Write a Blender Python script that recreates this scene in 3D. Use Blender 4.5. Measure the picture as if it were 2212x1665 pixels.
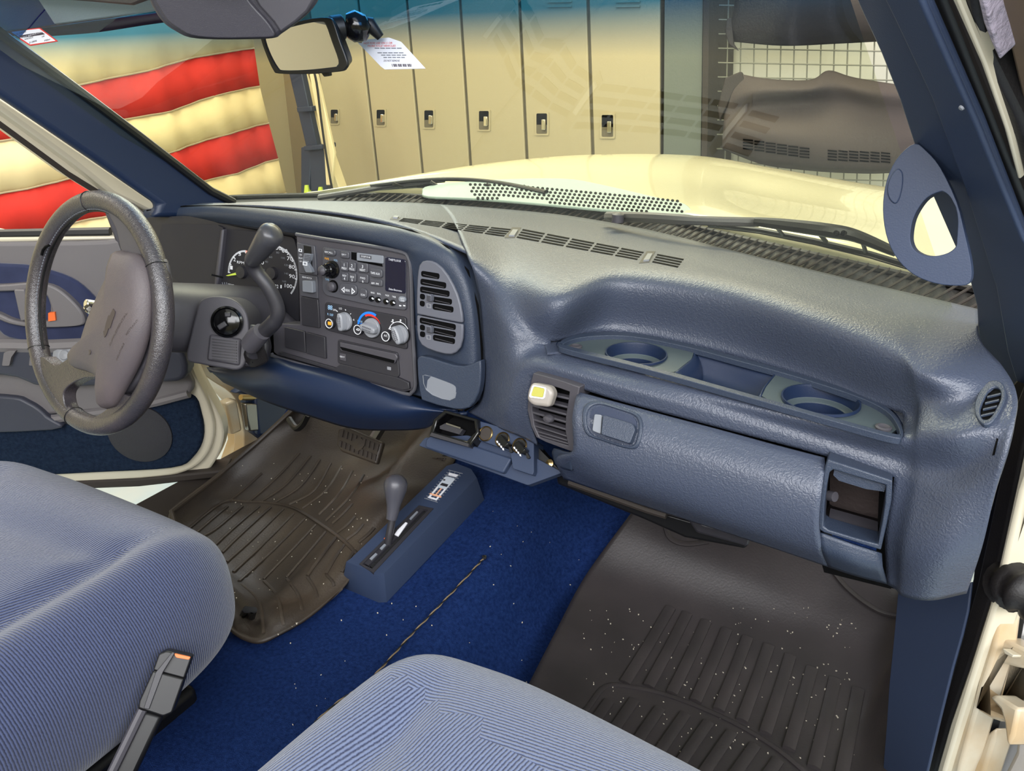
import bpy, bmesh, math, random
from mathutils import Vector as V, Matrix
random.seed(7)
for o in list(bpy.data.objects): bpy.data.objects.remove(o)
S = bpy.context.scene
COL = S.collection
# ------------------------------------------------------------------ camera
YAW, PITCH, FPX = math.radians(29), math.radians(23.5), 1650.0
CAM = V((0.75, 0.0, 1.0))
fh = V((-math.sin(YAW), math.cos(YAW), 0)); rt = V((math.cos(YAW), math.sin(YAW), 0)); zz = V((0, 0, 1))
fw = fh*math.cos(PITCH) - zz*math.sin(PITCH); upv = zz*math.cos(PITCH) + fh*math.sin(PITCH)
cd = bpy.data.cameras.new('camera'); cam = bpy.data.objects.new('camera', cd); COL.objects.link(cam)
cam.matrix_world = Matrix(((rt.x, upv.x, -fw.x, CAM.x), (rt.y, upv.y, -fw.y, CAM.y), (rt.z, upv.z, -fw.z, CAM.z), (0, 0, 0, 1)))
cd.sensor_width = 36; cd.lens = FPX/2212*36; cd.clip_start = 0.02; cd.clip_end = 60
S.camera = cam
S.view_settings.view_transform = 'Standard'; S.view_settings.look = 'None'
S.view_settings.exposure = 0.0; S.view_settings.gamma = 1; S.view_settings.use_curve_mapping = False
# ------------------------------------------------------------------ world and lights
w = bpy.data.worlds.new('garage_ambient'); S.world = w; w.use_nodes = True
bg = w.node_tree.nodes['Background']; bg.inputs[0].default_value = (0.86, 0.93, 1.0, 1); bg.inputs[1].default_value = 0.55
def area(name, loc, target, sx, sy, power, col):
    l = bpy.data.lights.new(name, 'AREA'); l.shape = 'RECTANGLE'; l.size = sx; l.size_y = sy; l.energy = power; l.color = col
    o = bpy.data.objects.new(name, l); COL.objects.link(o); o.location = loc
    d = V(target) - V(loc); o.rotation_euler = d.to_track_quat('-Z', 'Y').to_euler(); return o
area('shop_light_front', (-0.3, 2.9, 2.1), (0.1, 2.6, 0), 2.2, 0.5, 46, (1.0, 0.90, 0.68))
area('added_sheen_center', (-0.7, 1.9, 2.2), (-0.3, 1.0, 0.7), 1.6, 0.4, 30, (0.93, 0.98, 1.0))  # added lamp over the windshield, puts a cool sheen on the brow
area('added_sheen_corner', (-2.5, 3.7, 1.85), (-0.3, 1.1, 0.7), 2.2, 0.4, 45, (0.90, 0.97, 1.0))  # added unseen strip, mirrored as white sheen in the left dash top
area('shop_light_left', (-2.0, 1.2, 2.1), (-2.2, 2.2, 0.3), 0.5, 2.0, 42, (1.0, 0.93, 0.80))
area('shop_light_side', (2.5, -0.2, 1.9), (0.2, 0.8, 0.5), 2.0, 1.0, 75, (0.93, 0.96, 1.0))
area('added_fill_rear', (0.9, -1.5, 1.9), (0.2, 0.8, 0.4), 2.4, 1.2, 105, (0.97, 0.97, 1.0))  # added fill behind the camera, standing in for open-door daylight
# ------------------------------------------------------------------ pixel helpers: a pixel plus a real distance gives a place
def ray(px, py):
    return rt*((px-1106)/FPX) + upv*((832.5-py)/FPX) + fw
def PT(px, py, t): return CAM + ray(px, py)*t
def PX(px, py, X): d = ray(px, py); return CAM + d*((X-CAM.x)/d.x)
def PY(px, py, Y): d = ray(px, py); return CAM + d*((Y-CAM.y)/d.y)
def PZ(px, py, Z): d = ray(px, py); return CAM + d*((Z-CAM.z)/d.z)
def PA(px, py, v): return PY(px, py, v) if v >= .745 else PZ(px, py, v)
class Pl:
    def __init__(s, o, n, up=zz):
        s.o = V(o); s.n = V(n).normalized()
        s.v = (V(up) - s.n*V(up).dot(s.n)).normalized(); s.u = s.v.cross(s.n)
    def p(s, px, py, d=0.0):
        r = ray(px, py); o = s.o + s.n*d
        return CAM + r*((o-CAM).dot(s.n)/r.dot(s.n))
    def q(s, a, b, d=0.0): return s.o + s.u*a + s.v*b + s.n*d
def cr(pts, n=6, closed=True):
    P = [V(p) for p in pts]; N = len(P); out = []
    for i in range(N if closed else N-1):
        if closed: a, b, c, d = P[i-1], P[i], P[(i+1) % N], P[(i+2) % N]
        else: a, b, c, d = P[max(i-1, 0)], P[i], P[i+1], P[min(i+2, N-1)]
        for k in range(n):
            t = k/n
            out.append(0.5*((2*b) + (c-a)*t + (2*a-5*b+4*c-d)*t*t + (3*b-a-3*c+d)*t**3))
    if not closed: out.append(P[-1].copy())
    return out
def rq(pts, r, seg=4):
    """polygon with rounded corners (2-D)"""
    P = [V((p[0], p[1])) for p in pts]; N = len(P); out = []
    for i in range(N):
        a, b, c = P[i-1], P[i], P[(i+1) % N]
        rr = min(r, (a-b).length*.48, (c-b).length*.48)
        s = b + (a-b).normalized()*rr; e = b + (c-b).normalized()*rr
        for k in range(seg+1):
            t = k/seg; out.append(s*(1-t)**2 + b*2*t*(1-t) + e*t*t)
    return out
def L3(a): 
    def f(x):
        x /= 255.0
        return x/12.92 if x <= .04045 else ((x+.055)/1.055)**2.4
    return (f(a[0]), f(a[1]), f(a[2]), 1)
# ------------------------------------------------------------------ materials
MATS = {}
def mat(name, col, rough=.5, metal=0, bump=None, var=None, spec=.5, coat=0, sheen=0, emit=None):
    m = bpy.data.materials.new(name); m.use_nodes = True; nt = m.node_tree; N = nt.nodes; B = N['Principled BSDF']
    B.inputs['Base Color'].default_value = L3(col); B.inputs['Roughness'].default_value = rough
    B.inputs['Metallic'].default_value = metal; B.inputs['Specular IOR Level'].default_value = spec
    B.inputs['Coat Weight'].default_value = coat; B.inputs['Sheen Weight'].default_value = sheen
    if emit: B.inputs['Emission Color'].default_value = L3(col); B.inputs['Emission Strength'].default_value = emit
    tc = N.new('ShaderNodeTexCoord')
    if var:   # (scale, colour2, contrast)
        n = N.new('ShaderNodeTexNoise'); n.inputs['Scale'].default_value = var[0]; n.inputs['Detail'].default_value = 6
        r = N.new('ShaderNodeValToRGB'); r.color_ramp.elements[0].position = .5-var[2]; r.color_ramp.elements[1].position = .5+var[2]
        r.color_ramp.elements[0].color = L3(col); r.color_ramp.elements[1].color = L3(var[1])
        nt.links.new(tc.outputs['Object'], n.inputs['Vector']); nt.links.new(n.outputs['Fac'], r.inputs['Fac'])
        nt.links.new(r.outputs['Color'], B.inputs['Base Color'])
    if bump:  # (kind, scale, strength, distance)
        k, sc, st, di = bump
        if k == 'leather':
            t = N.new('ShaderNodeTexVoronoi'); t.feature = 'SMOOTH_F1'; t.inputs['Scale'].default_value = sc; t.inputs['Smoothness'].default_value = .35
            n2 = N.new('ShaderNodeTexNoise'); n2.inputs['Scale'].default_value = sc*.45; n2.inputs['Detail'].default_value = 3
            vm = N.new('ShaderNodeVectorMath'); vm.operation = 'MULTIPLY_ADD'; vm.inputs[1].default_value = (.012, .012, .012)
            nt.links.new(tc.outputs['Object'], n2.inputs['Vector']); nt.links.new(n2.outputs['Color'], vm.inputs[0]); nt.links.new(tc.outputs['Object'], vm.inputs[2])
            nt.links.new(vm.outputs[0], t.inputs['Vector']); out = t.outputs['Distance']
        elif k == 'noise':
            t = N.new('ShaderNodeTexNoise'); t.inputs['Scale'].default_value = sc; t.inputs['Detail'].default_value = 4
            nt.links.new(tc.outputs['Object'], t.inputs['Vector']); out = t.outputs['Fac']
        b = N.new('ShaderNodeBump'); b.inputs['Strength'].default_value = st; b.inputs['Distance'].default_value = di
        nt.links.new(out, b.inputs['Height']); nt.links.new(b.outputs[0], B.inputs['Normal'])
    MATS[name] = m; return m
M_VIN = mat('blue_vinyl', (62, 69, 86), .40, bump=('leather', 340, .42, .0012), spec=.6)
M_VINS = mat('smooth_blue_vinyl', (48, 57, 74), .42, bump=('leather', 520, .4, .0007), spec=.5)
M_NAVY = mat('navy_plastic', (20, 35, 62), .45, bump=('noise', 900, .3, .0005))
M_TRIM = mat('blue_trim', (46, 57, 80), .5, bump=('noise', 700, .25, .0005), spec=.35)
M_GREEN = mat('grey_tray_plastic', (66, 76, 80), .42, bump=('noise', 900, .25, .0005))
M_DG = mat('dark_grey_plastic', (68, 66, 72), .5, bump=('noise', 1100, .3, .0005))
M_DG2 = mat('black_grey_plastic', (44, 43, 48), .45, bump=('noise', 1100, .3, .0004))
M_KEY = mat('key_plastic', (74, 74, 80), .4)
M_BLK = mat('black_plastic', (14, 14, 16), .45)
M_GLOSS = mat('gloss_black', (12, 12, 14), .15)
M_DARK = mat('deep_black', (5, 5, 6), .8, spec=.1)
M_LEA = mat('grey_leather', (44, 44, 50), .27, bump=('leather', 480, .4, .001), var=(14, (66, 60, 63), .3), spec=.8)
M_PAD = mat('worn_pad', (92, 82, 82), .48, bump=('leather', 600, .35, .0008), var=(9, (76, 72, 78), .25))
M_CRM = mat('cream_paint', (204, 196, 174), .25, coat=.5, spec=.5)
M_CRMD = mat('dirty_cream_paint', (204, 195, 174), .35, var=(9, (190, 165, 128), .12), coat=.2)
M_WHT = mat('white_paint', (214, 216, 222), .35, var=(5, (182, 176, 168), .15))
M_HOOD = mat('hood_paint', (212, 203, 166), .22, coat=.6)
M_TEAL = mat('grey_cowl', (150, 165, 162), .5)
M_RUB = mat('black_rubber', (24, 21, 22), .55, bump=('noise', 400, .4, .001))
M_BRN = mat('brown_seal', (48, 41, 37), .7)
M_MAT = mat('rubber_mat', (42, 39, 40), .42, bump=('noise', 260, .4, .0008), var=(7, (58, 53, 54), .22), spec=.4)
M_MATD = mat('dusty_rubber_mat', (42, 37, 35), .5, bump=('noise', 260, .5, .0012), var=(6, (62, 53, 44), .2), spec=.4)
M_CHR = mat('chrome', (225, 220, 210), .14, metal=1)
M_STL = mat('steel', (150, 146, 140), .32, metal=1)
M_BRS = mat('brass', (170, 145, 100), .3, metal=1)
M_SIL = mat('silver_knob', (132, 134, 140), .35)
M_WTXT = mat('white_print', (228, 230, 235), .6)
M_BTXT = mat('pale_blue_print', (150, 190, 225), .6)
M_OTXT = mat('amber_print', (235, 165, 40), .6)
M_GTXT = mat('grey_print', (120, 124, 132), .6)
M_LCD = mat('blue_display', (9, 13, 42), .12, coat=.5)
M_RED = mat('red_plastic', (215, 48, 40), .5)
M_BLUE = mat('blue_arc', (30, 120, 225), .5)
M_YEL = mat('needle_yellow', (205, 225, 85), .5)
M_ORG = mat('orange_plastic', (235, 110, 50), .5)
M_PAPER = mat('white_label', (225, 225, 232), .6)
M_INK = mat('ink', (60, 50, 60), .7)
M_FRESH = mat('freshener_plastic', (150, 143, 136), .35)
M_LIQ = mat('yellow_gel', (176, 172, 84), .15, coat=.5)
def fabric(name, c1, c2, sc, rot):
    m = bpy.data.materials.new(name); m.use_nodes = True; nt = m.node_tree; N = nt.nodes; B = N['Principled BSDF']
    B.inputs['Roughness'].default_value = .9; B.inputs['Sheen Weight'].default_value = .35; B.inputs['Specular IOR Level'].default_value = .2
    tc = N.new('ShaderNodeTexCoord'); mp = N.new('ShaderNodeMapping'); mp.inputs['Rotation'].default_value = (0, 0, rot)
    wv = N.new('ShaderNodeTexWave'); wv.inputs['Scale'].default_value = sc; wv.inputs['Distortion'].default_value = 1.2; wv.inputs['Detail Scale'].default_value = 3; wv.inputs['Detail'].default_value = 2
    nz = N.new('ShaderNodeTexNoise'); nz.inputs['Scale'].default_value = 700; nz.inputs['Detail'].default_value = 2
    ml = N.new('ShaderNodeMath'); ml.operation = 'MULTIPLY_ADD'; ml.inputs[1].default_value = .6
    r = N.new('ShaderNodeValToRGB'); r.color_ramp.elements[0].position = .15; r.color_ramp.elements[1].position = .75
    r.color_ramp.elements[0].color = L3(c2); r.color_ramp.elements[1].color = L3(c1)
    b = N.new('ShaderNodeBump'); b.inputs['Strength'].default_value = .7; b.inputs['Distance'].default_value = .0015
    lk = nt.links.new
    lk(tc.outputs['Object'], mp.inputs[0]); lk(mp.outputs[0], wv.inputs[0]); lk(tc.outputs['Object'], nz.inputs['Vector'])
    lk(nz.outputs['Fac'], ml.inputs[0]); lk(wv.outputs['Fac'], ml.inputs[2])
    ml2 = N.new('ShaderNodeMath'); ml2.operation = 'MULTIPLY'; ml2.inputs[1].default_value = .7; lk(ml.outputs[0], ml2.inputs[0])
    lk(ml2.outputs[0], r.inputs[0]); lk(r.outputs[0], B.inputs['Base Color']); lk(ml2.outputs[0], b.inputs['Height']); lk(b.outputs[0], B.inputs['Normal'])
    return m
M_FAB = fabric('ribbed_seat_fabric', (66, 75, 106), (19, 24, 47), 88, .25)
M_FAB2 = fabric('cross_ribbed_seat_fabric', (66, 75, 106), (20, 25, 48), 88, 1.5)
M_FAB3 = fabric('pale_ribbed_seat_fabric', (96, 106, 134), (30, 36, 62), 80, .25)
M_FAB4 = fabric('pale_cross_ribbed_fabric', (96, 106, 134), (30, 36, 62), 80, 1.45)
M_CARP = mat('blue_carpet', (14, 30, 72), .95, bump=('noise', 800, 1.0, .004), var=(170, (36, 60, 114), .3), spec=.05)
M_DCAR = mat('door_carpet', (16, 26, 44), .95, bump=('noise', 420, 1.0, .003), var=(140, (34, 48, 68), .3), spec=.1)
M_VEL = mat('door_velour', (38, 44, 70), .9, var=(20, (54, 60, 90), .3), sheen=.4, spec=.1)
def glassmat(name, base, tint=None, gloss=True, rough=0.0):
    m = bpy.data.materials.new(name); m.use_nodes = True; nt = m.node_tree; N = nt.nodes; N.remove(N['Principled BSDF'])
    T = N.new('ShaderNodeBsdfTransparent'); G = N.new('ShaderNodeBsdfGlossy'); G.inputs['Roughness'].default_value = rough
    F = N.new('ShaderNodeLayerWeight'); F.inputs['Blend'].default_value = .5; X = N.new('ShaderNodeMixShader'); lk = nt.links.new
    pw = N.new('ShaderNodeMath'); pw.operation = 'POWER'; pw.inputs[1].default_value = 5; ma = N.new('ShaderNodeMath'); ma.operation = 'MULTIPLY_ADD'; ma.inputs[1].default_value = .92; ma.inputs[2].default_value = .07
    lk(F.outputs['Facing'], pw.inputs[0]); lk(pw.outputs[0], ma.inputs[0])
    T.inputs[0].default_value = base
    if tint:
        g = N.new('ShaderNodeNewGeometry'); s = N.new('ShaderNodeSeparateXYZ'); r = N.new('ShaderNodeValToRGB')
        mr = N.new('ShaderNodeMapRange'); mr.inputs['From Min'].default_value = .995; mr.inputs['From Max'].default_value = 1.045
        lk(g.outputs['Position'], s.inputs[0]); xa = N.new('ShaderNodeMath'); xa.operation = 'MULTIPLY_ADD'; xa.inputs[1].default_value = -.04; xm = N.new('ShaderNodeMath'); xm.operation = 'MINIMUM'; xm.inputs[1].default_value = .05; lk(s.outputs['X'], xm.inputs[0]); lk(xm.outputs[0], xa.inputs[0]); lk(s.outputs['Z'], xa.inputs[2]); lk(xa.outputs[0], mr.inputs['Value']); lk(mr.outputs[0], r.inputs[0])
        r.color_ramp.elements[0].color = base; r.color_ramp.elements[1].color = tint
        lk(r.outputs[0], T.inputs[0])
    lk(ma.outputs[0], X.inputs[0]); lk(T.outputs[0], X.inputs[1]); lk(G.outputs[0], X.inputs[2]); lk(X.outputs[0], N['Material Output'].inputs[0])
    return m
M_GLASS = glassmat('windshield_glass', (.95, .97, .80, 1), (.03, .20, .50, 1))
M_LENS = glassmat('clear_lens', (.93, .94, .96, 1))
# ------------------------------------------------------------------ object helpers
WL = {}
def thing(name, label, cat, loc, group=None):
    o = bpy.data.objects.new(name, None); COL.objects.link(o); o.location = loc; o.empty_display_size = .03
    WL[o] = V(loc); o['label'] = label; o['category'] = cat
    if group: o['group'] = group
    return o
def tag(o, label, cat, group=None):
    o['label'] = label; o['category'] = cat
    if group: o['group'] = group
    return o
def mk(name, vf, m, parent=None, smooth=35, bevel=0, seg=2, solid=0, sub=0, label=None, kind=None, off=-1):
    vs, fs = vf
    vs = [V(v) for v in vs]
    c = sum(vs, V((0, 0, 0)))/max(1, len(vs))
    me = bpy.data.meshes.new(name); me.from_pydata([tuple(v-c) for v in vs], [], fs); me.update()
    me.polygons.foreach_set('use_smooth', [True]*len(me.polygons))
    bm = bmesh.new(); bm.from_mesh(me); bmesh.ops.recalc_face_normals(bm, faces=bm.faces)
    if solid and sum(f.normal.dot(CAM-c-f.calc_center_median())*f.calc_area() for f in bm.faces) < 0: bmesh.ops.reverse_faces(bm, faces=bm.faces)
    bm.to_mesh(me); bm.free()
    if smooth < 180: me.set_sharp_from_angle(angle=math.radians(smooth))
    if isinstance(m, (list, tuple)):
        for a in m: me.materials.append(a)
    else: me.materials.append(m)
    o = bpy.data.objects.new(name, me); COL.objects.link(o)
    if parent: o.parent = parent; o.location = c - WL[parent]
    else: o.location = c
    WL[o] = c
    if solid:
        s = o.modifiers.new('s', 'SOLIDIFY'); s.thickness = solid; s.offset = off
    if bevel:
        b = o.modifiers.new('b', 'BEVEL'); b.width = bevel; b.segments = seg; b.limit_method = 'ANGLE'; b.angle_limit = math.radians(35)
    if sub:
        s = o.modifiers.new('u', 'SUBSURF'); s.levels = sub; s.render_levels = sub
    if label: o['label'] = label
    if kind: o['kind'] = kind
    return o
def join(*parts):
    vs, fs = [], []
    for v, f in parts:
        n = len(vs); vs += list(v); fs += [tuple(i+n for i in a) for a in f]
    return vs, fs
def prism(top, bot, captop=True, capbot=True):
    n = len(top); vs = list(bot)+list(top); fs = [(i, (i+1) % n, n+(i+1) % n, n+i) for i in range(n)]
    if capbot: fs.append(tuple(range(n-1, -1, -1)))
    if captop: fs.append(tuple(range(n, 2*n)))
    return vs, fs
def slab(pl, px, d0, d1, taper=1.0):
    top = [pl.p(p[0], p[1], d1) for p in px]; bot = [t-pl.n*(d1-d0) for t in top]
    if taper != 1.0:
        c = sum(bot, V((0, 0, 0)))/len(bot); bot = [c+(b-c)*taper for b in bot]
    return prism(top, bot)
def ringslab(pl, outer, inner, d0, d1):
    """flat frame between two outlines with equal point counts"""
    n = len(outer); ot = [pl.p(p[0], p[1], d1) for p in outer]; it = [pl.p(p[0], p[1], d1) for p in inner]
    dn = pl.n*(d1-d0); ob = [a-dn for a in ot]; ib = [a-dn for a in it]
    vs = ot+it+ob+ib; fs = []
    for i in range(n):
        j = (i+1) % n
        fs += [(i, j, n+j, n+i), (2*n+i, 3*n+i, 3*n+j, 2*n+j), (i, 2*n+i, 2*n+j, j), (n+i, n+j, 3*n+j, 3*n+i)]
    return vs, fs
def shrink(px, k, c=None):
    P = [V((p[0], p[1])) for p in px]; c = c or sum(P, V((0, 0)))/len(P)
    c = V((c[0], c[1])); return [c+(p-c)*k for p in P]
def box(c, hu, hv, hw, u=V((1, 0, 0)), v=V((0, 1, 0)), w_=None):
    u = V(u).normalized(); v = V(v).normalized(); w_ = V(w_).normalized() if w_ else u.cross(v).normalized(); c = V(c)
    vs = [c+u*hu*a+v*hv*b+w_*hw*d for d in (-1, 1) for b in (-1, 1) for a in (-1, 1)]
    return vs, [(0, 2, 3, 1), (4, 5, 7, 6), (0, 1, 5, 4), (2, 6, 7, 3), (0, 4, 6, 2), (1, 3, 7, 5)]
def tube(pts, r, n=10, caps=True, flat=1.0, closed=False, ref=None):
    P = [V(p) for p in pts]; N = len(P); R = r if isinstance(r, (list, tuple)) else [r]*N
    vs, fs = [], []; a = None
    for i in range(N):
        if closed: t = (P[(i+1) % N]-P[i-1]).normalized()
        else: t = (P[min(i+1, N-1)]-P[max(i-1, 0)]).normalized()
        if a is None:
            q = V(ref) if ref else (zz if abs(t.z) < .9 else V((1, 0, 0))); a = (q-t*q.dot(t)).normalized()
        else:
            a = (a-t*a.dot(t)).normalized()
        b = t.cross(a)
        for k in range(n):
            g = 2*math.pi*k/n; vs.append(P[i]+a*math.cos(g)*R[i]*flat+b*math.sin(g)*R[i])
    for i in range(N if closed else N-1):
        j = (i+1) % N
        for k in range(n): l = (k+1) % n; fs.append((i*n+k, i*n+l, j*n+l, j*n+k))
    if caps and not closed: fs += [tuple(range(n-1, -1, -1)), tuple((N-1)*n+k for k in range(n))]
    return vs, fs
def lathe(o, ax, prof, n=24, sx=1.0, u=None, caps=False):
    """prof: (radius, height) along ax from o"""
    o = V(o); ax = V(ax).normalized(); u = V(u) if u else (zz if abs(ax.z) < .9 else V((1, 0, 0))); u = (u-ax*u.dot(ax)).normalized(); w_ = ax.cross(u)
    vs, fs = [], []
    for r, h in prof:
        for k in range(n): g = 2*math.pi*k/n; vs.append(o+ax*h+u*math.cos(g)*r*sx+w_*math.sin(g)*r)
    m = len(prof)
    for i in range(m-1):
        for k in range(n): l = (k+1) % n; fs.append((i*n+k, i*n+l, (i+1)*n+l, (i+1)*n+k))
    if caps and prof[0][0] > 1e-5: fs.append(tuple(range(n-1, -1, -1)))
    if caps and prof[-1][0] > 1e-5: fs.append(tuple((m-1)*n+k for k in range(n)))
    return vs, fs
def crp(P, t):
    """catmull through knots at float t (clamped ends)"""
    n = len(P); i = min(int(t), n-2); f = t-i
    a, b, c, d = P[max(i-1, 0)], P[i], P[i+1], P[min(i+2, n-1)]
    if i == 0: a = b*2-c
    if i == n-2: d = c*2-b
    return 0.5*((2*b)+(c-a)*f+(2*a-5*b+4*c-d)*f*f+(3*b-a-3*c+d)*f**3)
def surf(rows, nu=6, nv=6, skip=None):
    """rows of 3-D knots -> smooth grid mesh. nu per column interval, nv per row interval. skip(rowf,colf) drops faces"""
    R, Cn = len(rows), len(rows[0]); nr = (R-1)*nv+1; nc = (Cn-1)*nu+1
    vs = []
    cols = [[crp(r, j/nu) for r in rows] for j in range(nc)]
    G = [[crp(cols[j], i/nv) for j in range(nc)] for i in range(nr)]
    for g in G: vs += g
    fs = []
    for i in range(nr-1):
        for j in range(nc-1):
            if skip and skip((i+.5)/nv, (j+.5)/nu): continue
            fs.append((i*nc+j, i*nc+j+1, (i+1)*nc+j+1, (i+1)*nc+j))
    return vs, fs
def text(s, pl, px, py, hpx, m, parent, name='lettering', d=.001, wpx=None, rot=0.0, thick=.0003, bold=0.0):
    cu = bpy.data.curves.new('t', 'FONT'); cu.body = s; cu.size = 1; cu.align_x = 'CENTER'; cu.align_y = 'CENTER'; cu.extrude = 0; cu.offset = bold; cu.resolution_u = 2
    ob = bpy.data.objects.new('t', cu); COL.objects.link(ob)
    me = bpy.data.meshes.new_from_object(ob.evaluated_get(bpy.context.evaluated_depsgraph_get()))
    vs = [v.co.copy() for v in me.vertices]; fs = [tuple(p.vertices) for p in me.polygons]
    bpy.data.objects.remove(ob); bpy.data.curves.remove(cu); bpy.data.meshes.remove(me)
    if not vs: return None
    x0 = min(v.x for v in vs); x1 = max(v.x for v in vs); y0 = min(v.y for v in vs); y1 = max(v.y for v in vs)
    c = pl.p(px, py, d); hs = (pl.p(px, py-hpx/2, d)-pl.p(px, py+hpx/2, d)).length; k = hs/max(y1-y0, .3)
    kx = k
    if wpx: kx = (pl.p(px+wpx/2, py, d)-pl.p(px-wpx/2, py, d)).length/(x1-x0)
    cs, sn = math.cos(rot), math.sin(rot); out = []
    for v in vs:
        a = (v.x-(x0+x1)/2)*kx; b = (v.y-(y0+y1)/2)*k
        out.append(c+pl.u*(a*cs-b*sn)+pl.v*(a*sn+b*cs))
    return mk(name, (out, fs), m, parent)
def dup(o, parent=None, dloc=V((0, 0, 0))):
    c = o.copy(); COL.objects.link(c); c.location = o.location + (dloc if parent is None else V((0, 0, 0)))
    WL[c] = WL[o]+dloc
    if parent: c.parent = parent
    for ch in [x for x in o.children]: dup(ch, c)
    return c

from mathutils.bvhtree import BVHTree
class Bv:
    def __init__(s, vf): s.t = BVHTree.FromPolygons([tuple(v) for v in vf[0]], [tuple(f) for f in vf[1]])
    def hit(s, px, py, off=0.0):
        d = ray(px, py).normalized(); h = s.t.ray_cast(CAM, d)
        if h[0] is None: h = s.t.find_nearest(PT(px, py, 1.1))
        n = h[1] if h[1].dot(d) < 0 else -h[1]
        return V(h[0])+n*off, V(n)
    def p(s, px, py, off=0.0): return s.hit(px, py, off)[0]
# ------------------------------------------------------------------ garage
GZ = -0.66
def struct(name, vf, m, parent=None, **k):
    o = mk(name, vf, m, parent, **k)
    if not parent: o['kind'] = 'structure'
    return o
M_GFLOOR = mat('pale_blue_floor', (158, 188, 206), .35, var=(3, (196, 200, 196), .25))
M_WALL = mat('tan_wall', (166, 150, 120), .8)
M_WALLL = mat('cream_wall', (226, 214, 176), .8)
M_CEIL = mat('white_ceiling', (225, 225, 220), .9)
M_WALLG = mat('white_block_wall', (214, 214, 206), .85)
struct('floor', box((0, 0, GZ-.02), 4, 4.4, .02), M_GFLOOR)
struct('ceiling', box((0, 0, 2.6), 4, 4.4, .02), M_CEIL)
struct('wall_front', box((-1.86, 4.12, 1), 1.49, .05, 1.7), M_WALL)
struct('wall_front_right', box((1.81, 4.12, 1), 2.185, .05, 1.7), M_WALLG)
struct('wall_left', box((-3.3, 0, 1), .05, 4.2, 1.7), M_WALLL)
struct('wall_right', box((4.0, 0, 1), .05, 4.2, 1.7), M_WALLL)
struct('wall_back', box((0, -4.2, 1), 4.0, .05, 1.7), M_WALLL)
# ---- lockers: a bank seen through the windshield
PLK = Pl((0, 3.6, 0), (0, -1, 0))
M_LOCK = mat('tan_locker_paint', (176, 164, 134), .5, bump=('noise', 40, .15, .002))
M_LOCKD = mat('dark_locker_gap', (104, 96, 78), .7)
M_LOCKG = mat('grey_green_panel', (98, 104, 98), .6)
topx = [664, 772, 877, 992, 1120, 1268, 1428]; midx = [700, 800, 900, 1008, 1132, 1276, 1428]
hx = [722, 822, 926, 1045, 1170, 1312]; hy = [252, 254, 257, 260, 267, 272]
def lx(i, y): return topx[i] + (midx[i]-topx[i])*y/250.0
lab = ['leftmost tan locker, next to the folded stepladder', 'second tan locker from the left, its handle under the hang tag',
       'third tan locker from the left, right of the hang tag', 'fourth tan locker from the left in the bank behind the hood',
       'fifth tan locker from the left, second from the grey column', 'rightmost tan locker, against the grey column']
for i in range(6):
    y0, y1 = -140, 760
    q = [(lx(i, y0)+3, y0), (lx(i+1, y0)-3, y0), (lx(i+1, y1)-3, y1), (lx(i, y1)+3, y1)]
    c = PLK.p((lx(i, 300)+lx(i+1, 300))/2, 760, -.2); c.z = GZ
    t = thing('locker', lab[i], 'locker', c, 'tan lockers along the front wall')
    mk('body', slab(PLK, [(lx(i, y0), y0), (lx(i+1, y0), y0), (lx(i+1, y1), y1), (lx(i, y1), y1)], -.35, -.012), M_LOCKD, t)
    g = 3 + i*.4
    dq = [(lx(i, y0)+g, y0), (lx(i+1, y0)-g*.5, y0), (lx(i+1, y1)-g*.5, y1), (lx(i, y1)+g, y1)]
    mk('door', slab(PLK, dq, -.012, .004), M_LOCK, t, bevel=.004)
    s = .8+.09*i
    X, Y = hx[i], hy[i]
    hd = mk('handle_cup', ringslab(PLK, rq([(X-13*s, Y-22*s), (X+13*s, Y-22*s), (X+13*s, Y+22*s), (X-13*s, Y+22*s)], 3), rq([(X-10*s, Y-19*s), (X+10*s, Y-19*s), (X+10*s, Y+19*s), (X-10*s, Y+19*s)], 3), .004, .010), M_LOCK, t)
    mk('recess', slab(PLK, [(X-10*s, Y-19*s), (X+10*s, Y-19*s), (X+10*s, Y+2*s), (X-10*s, Y+2*s)], .004, .007), M_DARK, hd)
    mk('recess_plate', slab(PLK, [(X-10*s, Y+2*s), (X+10*s, Y+2*s), (X+10*s, Y+19*s), (X-10*s, Y+19*s)], .004, .007), M_LOCKD, hd)
    mk('latch', slab(PLK, rq([(X-1*s, Y-8*s), (X+6*s, Y-8*s), (X+6*s, Y+12*s), (X-1*s, Y+12*s)], 2), .007, .025), M_CHR, hd, bevel=.003)
    for yy in ((2, 12) if i > 3 else ()):
        xm = lx(i, 0)+62
        mk('louver', slab(PLK, [(xm, yy), (xm+52, yy-1), (xm+52, yy+3), (xm, yy+4)], .003, .012), M_LOCK, t)
t = thing('locker_end_column', 'tall grey green column at the right end of the lockers', 'column', PLK.p(1480, 760, -.1) * 1)
mk('face', slab(PLK, [(1437, -140), (1520, -140), (1508, 760), (1430, 760)], -.4, .01), M_LOCKG, t)
mk('edge_strip', slab(PLK, [(1521, -140), (1534, -140), (1522, 760), (1510, 760)], -.4, .03), M_BRN, t)
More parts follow.
